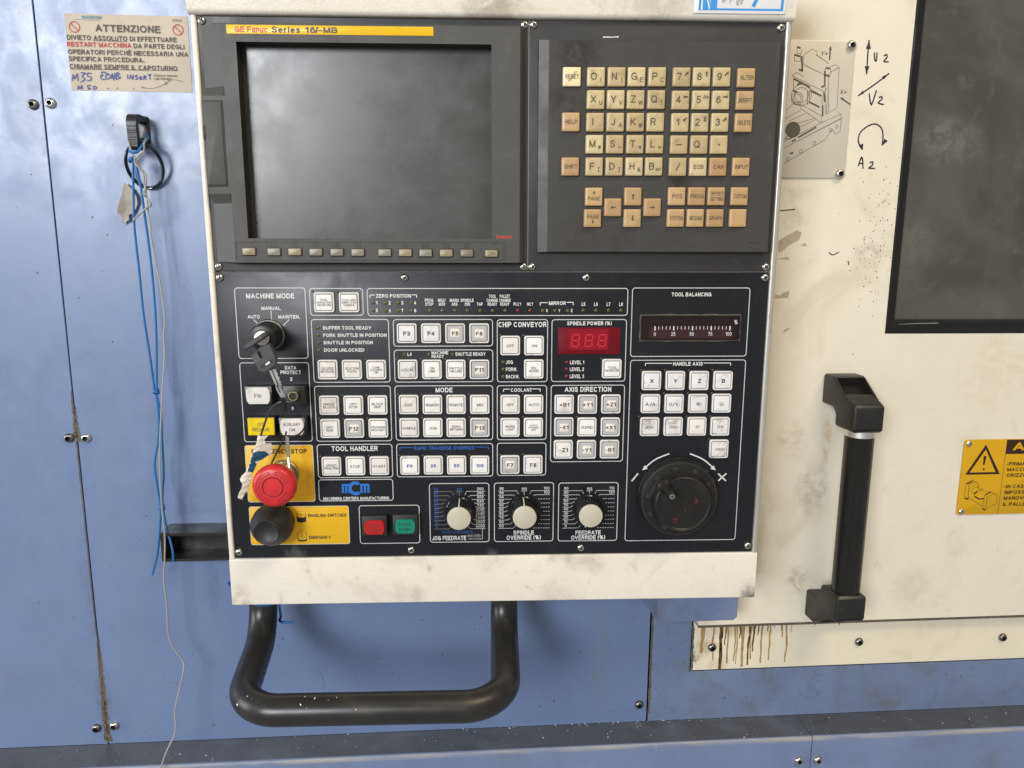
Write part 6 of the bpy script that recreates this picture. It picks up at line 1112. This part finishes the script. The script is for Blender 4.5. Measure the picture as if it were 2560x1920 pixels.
part('worn_lettering', mb, 'print_red_worn', HW)
mb = MB(); ix, iy = T['WHEEL']['index']; mb.pad(ix - 1, iy - 0.5, 10, 5, 0, 0.8, 1, 0.3); part('index_block', mb, 'wheel_plastic', CP); mb = MB(); mb.ribbon([(ix + 0.2, iy - 3), (ix + 0.2, iy + 1.5)], 0.9, 0.95); part('index_mark', mb, 'print_white', CP)

# ---- red spindle display
x0, x1, y0, y1 = T['SPIN']; mb = MB(); mb.pad((x0+x1)/2, (y0+y1)/2, x1-x0, y1-y0, 0, 0.5, 0.6, 0.15); SD = part('spindle_display', mb, 'led_window', CP)
x0, x1, y0, y1 = T['SPINI']; mb = MB(); mb.flat(rrect((x0+x1)/2, (y0+y1)/2, x1-x0, y1-y0, 1.5), 0.56); part('display_window', mb, 'led_window_lit', SD)
for cx, cy in T['DIGITS']:
    mb = MB(); w, h = 3.4, 5.6
    def sg(xa, ya, xb, yb): mb.ribbon([(cx + xa + ya * 0.1, cy + ya), (cx + xb + yb * 0.1, cy + yb)], 1.0, 0.64)
    g = 0.6
    sg(-w + g, h, w - g, h); sg(-w + g, 0, w - g, 0); sg(-w + g, -h, w - g, -h); sg(-w, g, -w, h - g); sg(w, g, w, h - g); sg(-w, -g, -w, -h + g); sg(w, -g, w, -h + g); part('digit', mb, 'led_digit', SD)
# ---- tool balancing meter, set back in a ragged cut-out
x0, x1, y0, y1 = T['METER']; mb = MB(); random.seed(9)
def rag(w, h, cx, cy):
    pts = []
    for (ax, ay), (bx, by) in zip(((-1, -1), (1, -1), (1, 1), (-1, 1)), ((1, -1), (1, 1), (-1, 1), (-1, -1))):
        for i in range(10): t = i / 10; pts.append((cx + w/2 * (ax + (bx - ax) * t) + random.uniform(-.5, .5), cy + h/2 * (ay + (by - ay) * t) + random.uniform(-.5, .5)))
    return pts
mcx, mcy = (x0+x1)/2, (y0+y1)/2; mb.slot(0).flat(rag(x1-x0+1.5, y1-y0+1.5, mcx, mcy), 0.12); MT = part('balance_meter', mb, 'grime_and_shade', CP)
mb = MB(); o_ = rrect(mcx, mcy, x1-x0-1, y1-y0-1, 0); i_ = rrect(mcx, mcy, x1-x0-4, y1-y0-4, 0); mb.loft([[(x, y, 0.1) for x, y in o_], [(x, y, 1.6) for x, y in o_]], False, False); mb.ringflat(o_, i_, 1.6); mb.loft([[(x, y, 1.6) for x, y in i_], [(x, y, 0.3) for x, y in i_]], False, True); part('meter_frame', mb, 'meter_dark', MT)
a0, a1, b0, b1 = T['METERI']; mb = MB(); mb.flat(rrect((a0+a1)/2, (b0+b1)/2, a1-a0, b1-b0, 0.4), 0.4); part('meter_strip', mb, 'meter_strip', MT)
mb = MB(); xa, ya, xb, yb = T['TICK0']
for k in range(21):
    x = xa + (xb - xa) * k / 20; big = k % 5 == 0; mb.ribbon([(x, ya + 2.0), (x, ya - (2.2 if big else 1.2))], 1.1 if big else 0.5, 0.5)
xa, ya, xb, yb = T['MLAB']
for k, s_ in enumerate(('~0', '~25', '~50', '~75', '~100')): V_, F_, bw, bh = TXT[s_]; mb.text(s_, xa + (xb - xa) * k / 4, ya, 3.6 / bh * bw * 0.8, 3.6, 0.52)
mb.text('~%', *T['MPCT'], 3.4, 4.2, 0.52); part('meter_scale', mb, 'print_white', MT)

# ---- big U-shaped grab handle under the box, bent towards the operator
xl, xr = T['LEG'][0][0], T['LEG'][1][0]; yb, zb, zl = -617.0, 82.0, -45.0
pts = fillet([(xl, -530, zl), (xl, -606, zl), (xl + 10, yb, zb), (xr - 1, yb, zb), (xr, -606, zl), (xr, -530, zl)], [40, 40, 40, 40], 12)
mb = MB(); mb.tube(pts, 14.5, 36); part('grab_handle', mb, 'black_tube', CP)
# blue tie round the handle leg
t_ = T['TIE']; TIE = MB(); TIE.tube(spline([(xl + 15.9 * math.cos(a), t_[5][1] + 3.0 - 3.0 * math.cos(a), zl + 15.9 * math.sin(a)) for a in [2*math.pi*i/20 for i in range(20)]], 3, True), 1.5, 8, closed=True)
TIE.tube(spline([(xl + 15.9, t_[5][1] + 2, zl), (xl + 16.5, t_[2][1] + 5, zl - 4), (t_[2][0] + 2, t_[2][1], zl - 3), (*t_[3], zl + 1), (*t_[4], zl + 1)], 6), 1.4, 8); TIE.tube(spline([(xl - 15.9, t_[5][1] + 5, zl), (xl - 16, t_[0][1] - 6, zl + 3), (t_[0][0], t_[0][1], zl + 6), (*t_[1], zl + 12)], 6), 1.5, 8)
single('blue_tie', TIE, 'blue_cord', PANF, 'blue plastic tie wound round the top of the black U-shaped handle', 'cable tie')

# ---- number plate on the top bar
nx0, nx1, ny0, ny1 = 434.3, 516.6, 5.3, 44
NP = root('number_plate', PANF @ Matrix.Translation((0, ny0 / 1000, 0.0066)) @ Matrix.Rotation(math.atan(0.16), 4, 'X') @ Matrix.Translation((0, -ny0 / 1000, -0.0066)), nx0, ny0, 6.6, 'white plate with blue border and figures on the cream top bar of the panel', 'label')
mb = MB(); mb.pad((nx1-nx0)/2, (ny1-ny0)/2, nx1-nx0, ny1-ny0, 0, 1.2, 1.0, 0.3); part('plate', mb, 'plate_white', NP)
mb = MB(); z = 1.3; mb.flat([(4.2, 2.4), (20.5, 2.4), (20.5, 36), (4.2, 36)], z); mb.ribbon([(20.5, 3.3), (79.4, 3.3)], 1.6, z); mb.ribbon([(78.4, 2.5), (78.4, 36)], 2.4, z + 0.02)
mb.ribbon([(52.5, 5.6), (55.2, 11.5), (61, 25), (47, 25)], 3.2, z); part('blue_print', mb, 'plate_blue', NP)
mb = MB(); mb.ribbon([(7, 2.8), (7, 24), (14, 3.4), (14, 24)], 1.7, z + 0.1); part('white_letter', mb, 'plate_white', NP)
mb = MB(); random.seed(12)
for cx in (27, 33, 38, 43): 
    for k in range(3): mb.ribbon([(cx + random.uniform(-2, 2), 6 + random.uniform(0, 6)), (cx + random.uniform(-1, 3), 12 + random.uniform(0, 3)), (cx + random.uniform(-2, 2), 20)], random.uniform(1.5, 3), z + 0.02 * k)
part('rubbed_out_figures', mb, 'plate_greymark', NP)

# ================================================================== keys, ring and tag on the button plate
mx, my = T['MODESW']; ang = math.radians(33)
K1 = MB(); K1.xf = Matrix.Translation((mx, my, 0)) @ Matrix.Rotation(ang, 4, 'Z')
K1.slot(0).loft([[(x, y, 27) for x, y in rrect(0, 0, 9, 3.4, 0.8)], [(x, y, 31) for x, y in rrect(0, 0, 22, 4.2, 1)], [(x, y, 46) for x, y in rrect(0, 0, 24, 4.2, 1)], [(x, y, 49) for x, y in rrect(0, 0, 18, 3.6, 1)]], True); K1.slot(1).box(-3, 3, -0.6, 0.6, 25.05, 28)
single('mode_key', K1, ['key_black', 'nickel'], PANF, 'key with black plastic head standing in the machine mode switch', 'key')
HKY = root('hanging_key', PANF, *T['KEYHEAD'][0], 46, 'large black-headed key with silver blade dangling below the mode switch', 'key')
bx, by = T['KEYHEAD'][0]
hd = [(x - bx, y - by) for x, y in T['KEYHEAD']]; hc = (sum(p[0] for p in hd) / len(hd), sum(p[1] for p in hd) / len(hd)); hin = [(hc[0] + (x - hc[0]) * 0.92, hc[1] + (y - hc[1]) * 0.92) for x, y in hd]
mb = MB(); mb.loft([[(x, y, 0) for x, y in hd], [(x, y, 3.6) for x, y in hd], [(x, y, 4.6) for x, y in hin]], True); part('key_head', mb, 'key_black', HKY)
a_, b_ = [Vector((p[0] - bx, p[1] - by)) for p in T['KEYSLOT']]; mb = MB(); d = (b_ - a_).normalized(); nn = Vector((-d.y, d.x)) * 1.5
mb.flat([tuple(a_ - nn), tuple(b_ - nn), tuple(b_ + d * 1.2), tuple(b_ + nn), tuple(a_ + nn), tuple(a_ - d * 1.2)], 4.72); part('head_slot', mb, 'bezel_shadow', HKY); mb = MB(); m_ = (a_ + b_) / 2; mb.flat([tuple(m_ - d * 1.5 - nn * .5), tuple(m_ + d * 3.0 - nn * .5), tuple(m_ + d * 3.2 + nn * .6), tuple(m_ - d * 1.0 + nn * .4)], 4.8); part('slot_metal', mb, 'nickel', HKY)
mb = MB(); lx, ly = T['KEYLOGO'][0] - bx, T['KEYLOGO'][1] - by; mb.ringflat(circ(lx, ly, 2.4, 20), circ(lx, ly, 1.9, 20), 4.72); part('head_emblem', mb, 'steel_dark', HKY)
mb = MB(); sl = [Vector((T['KEYHEAD'][6][0] - bx + 1.2, T['KEYHEAD'][6][1] - by - 0.5)), Vector((T['KEYHEAD'][6][0] - bx + 3.6, T['KEYHEAD'][6][1] - by - 6.5))]; mb.ribbon([tuple(sl[0]), tuple(sl[1])], 2.4, 4.74); part('head_notch', mb, 'dark_gap', HKY)
KB = [Vector((p[0] - bx, p[1] - by)) for p in T['KEYBLADE']]; mb = MB(); random.seed(2)
path2 = spline([(*KB[0], 0), (*KB[1], 0), (KB[2].x + 1.0, KB[2].y, 0), (KB[3].x, KB[3].y, 0)], 8); w2 = []
vsL, vsR = [], []
for i, p in enumerate(path2):
    t = i / (len(path2) - 1); dd = (path2[min(i+1, len(path2)-1)] - path2[max(i-1, 0)]).normalized(); q = Vector((-dd.y, dd.x)); wv = 3.1 * (1 - 0.35 * t); z = 2.0 - 8 * t
    vsL.append((p.x - q.x * wv, p.y - q.y * wv, z)); vsR.append((p.x + q.x * wv * (0.75 + 0.35 * (i % 2)), p.y + q.y * wv * (0.75 + 0.35 * (i % 2)), z))
n_ = len(path2); mb.add(vsL + vsR + [(x, y, z - 1.8) for x, y, z in vsL] + [(x, y, z - 1.8) for x, y, z in vsR], [(i, i + 1, n_ + i + 1, n_ + i) for i in range(n_ - 1)] + [(i, i + 1, 2*n_ + i + 1, 2*n_ + i) for i in range(n_ - 1)] + [(n_ + i, n_ + i + 1, 3*n_ + i + 1, 3*n_ + i) for i in range(n_ - 1)]); part('key_blade', mb, 'nickel', HKY)
mb = MB(); mb.ribbon([(p.x - 0.4, p.y) for p in path2[:-4]], 1.0, 2.1); mb.v = [(x, y, 2.25 - 8 * (i // 2) / (n_ - 1)) for i, (x, y, z) in enumerate(mb.v)]; part('blade_groove', mb, 'steel_dark', HKY)
RG = T['RING']; hts = (30, 33, 36, 37, 38, 38, 38, 36, 34, 32, 29, 27, 26, 26); R3 = [(x, y, h) for (x, y), h in zip(RG, hts)]
KR = MB(); KR.tube(spline(R3, 6), 0.95, 8); KR.tube(spline([(66.3, -333, 40), (66.9, -340, 37), (65.5, -345, 33)], 4), 1.6, 6, flat=(1.5, 0.4))
KR.tube(spline([(*T['SWIRE'][0], 28), (*T['SWIRE'][1], 27), (*T['SWIRE'][2], 25), (*T['SWIRE'][3], 24)], 5), 0.8, 6)
single('key_ring', KR, 'black_plastic', PANF, 'black wire loop holding small keys over the data protect switch', 'key ring')
SKY = MB(); q = T['SKEY']; SKY.loft([[(*p, 24) for p in q], [(*p, 26.2) for p in q]], True); e = [(*T['SKEY2'][0], 25), (*T['SKEY2'][1], 30), (*T['SKEY2'][2], 34)]; SKY.tube(spline(e, 6), 1.5, 8, flat=(1.0, 0.6))
single('small_key', SKY, 'steel', PANF, 'thin silver key hanging from the black wire loop beside the red button', 'key')
# taped paper tag, creased
TG = T['TAG'][0]; cx = sum(p[0] for p in TG) / len(TG); random.seed(8)
ax = [Vector((41.5, -368.5)), Vector((20.5, -418.5))]
def crease(x, y): 
    d = (ax[1] - ax[0]).normalized(); v = Vector((x, y)) - ax[0]; s_ = v.x * -d.y + v.y * d.x; t_ = v.dot(d); return 27.5 - 0.30 * abs(s_) ** 1.2 + 1.3 * abs((t_ * 0.16 + s_ * 0.11) % 1 - 0.5) + 0.9 * abs((t_ * 0.31 - s_ * 0.2) % 1 - 0.5)
bm = bmesh.new(); vv = [bm.verts.new((x, y, 0)) for x, y in TG]; f = bm.faces.new(vv); bmesh.ops.triangulate(bm, faces=[f]); bmesh.ops.subdivide_edges(bm, edges=bm.edges[:], cuts=3, use_grid_fill=True); bmesh.ops.triangulate(bm, faces=bm.faces[:])
TGM = MB(); bm.verts.ensure_lookup_table(); idx = {v: i for i, v in enumerate(bm.verts)}
V3 = [(v.co.x, v.co.y, crease(v.co.x, v.co.y)) for v in bm.verts]; F3 = [tuple(idx[v] for v in f.verts) for f in bm.faces]; bm.free()
TR = root('tape_tag', PANF, 41.5, -368.5, 27, 'crumpled white tape tag with blue patch tied to the black wire loop', 'tag')
def to0(mb): mb.v = [(x - 41.5, y + 368.5, z - 27) for x, y, z in mb.v]; return mb
TGM.add(V3, F3); TGM.add([(x, y, z - 0.8) for x, y, z in V3], F3); part('tape', to0(TGM), 'tape_white', TR, sharp=14)
bm = bmesh.new(); f = bm.faces.new([bm.verts.new((x, y, 0)) for x, y in T['TAGB']]); bmesh.ops.triangulate(bm, faces=[f]); bmesh.ops.subdivide_edges(bm, edges=bm.edges[:], cuts=3, use_grid_fill=True); bmesh.ops.triangulate(bm, faces=bm.faces[:]); idx = {v: i for i, v in enumerate(bm.verts)}
mb = MB(); mb.add([(v.co.x, v.co.y, crease(v.co.x, v.co.y) + 0.3) for v in bm.verts], [tuple(idx[v] for v in f.verts) for f in bm.faces]); bm.free(); part('blue_patch', to0(mb), 'tape_blue', TR, sharp=14)

# ================================================================== metal chips scattered on the ledge, sill and handle
random.seed(31); mb = MB()
def chip(x, y, z, l, n_):
    a = random.uniform(0, 6.28); d = Vector((math.cos(a), 0, math.sin(a))) if n_ == 'y' else Vector((math.cos(a), math.sin(a), 0)); up = Vector((0, 1, 0)) if n_ == 'y' else Vector((0, 0, 1)); s_ = d.cross(up) * l * 0.22
    p = Vector((x, y, z)); mb.add([tuple(p - d*l/2), tuple(p + s_ + up*l*.25), tuple(p + d*l/2), tuple(p - s_ + up*l*.1)], [(0, 1, 2, 3)])
for i in range(150): chip(random.uniform(-480, 700), 869.6 + random.uniform(0, 0.4), random.uniform(1, 40), random.choice((0.6, 0.8, 1.2, 1.6, 2.6)), 'y')
for i in range(40): chip(random.gauss(180, 120), 869.6, random.uniform(0.8, 4), random.uniform(1, 3), 'y')
CH = single('metal_chips', mb, 'chip_white', WALLF, 'bright metal shavings scattered along the blue ledge', 'metal chips'); CH['kind'] = 'stuff'
mb = MB(); random.seed(17)
for i in range(10):
    x = random.uniform(xl + 10, xl + 130); a = math.radians(random.uniform(30, 95)); l = random.choice((0.8, 1.0, 1.5, 2.6)); p = Vector((x, yb + 14.6 * math.sin(a), zb + 14.6 * math.cos(a))); t = Vector((random.uniform(-.6, .6), math.cos(a), -math.sin(a))).normalized(); s_ = Vector((1, 0, 0)) * l * 0.25
    mb.add([tuple(p - t*l/2), tuple(p + s_), tuple(p + t*l/2), tuple(p - s_)], [(0, 1, 2, 3)])
CH2 = single('handle_chips', mb, 'chip_white', PANF, 'bright metal shavings stuck to the black grab handle', 'metal chips'); CH2['kind'] = 'stuff'
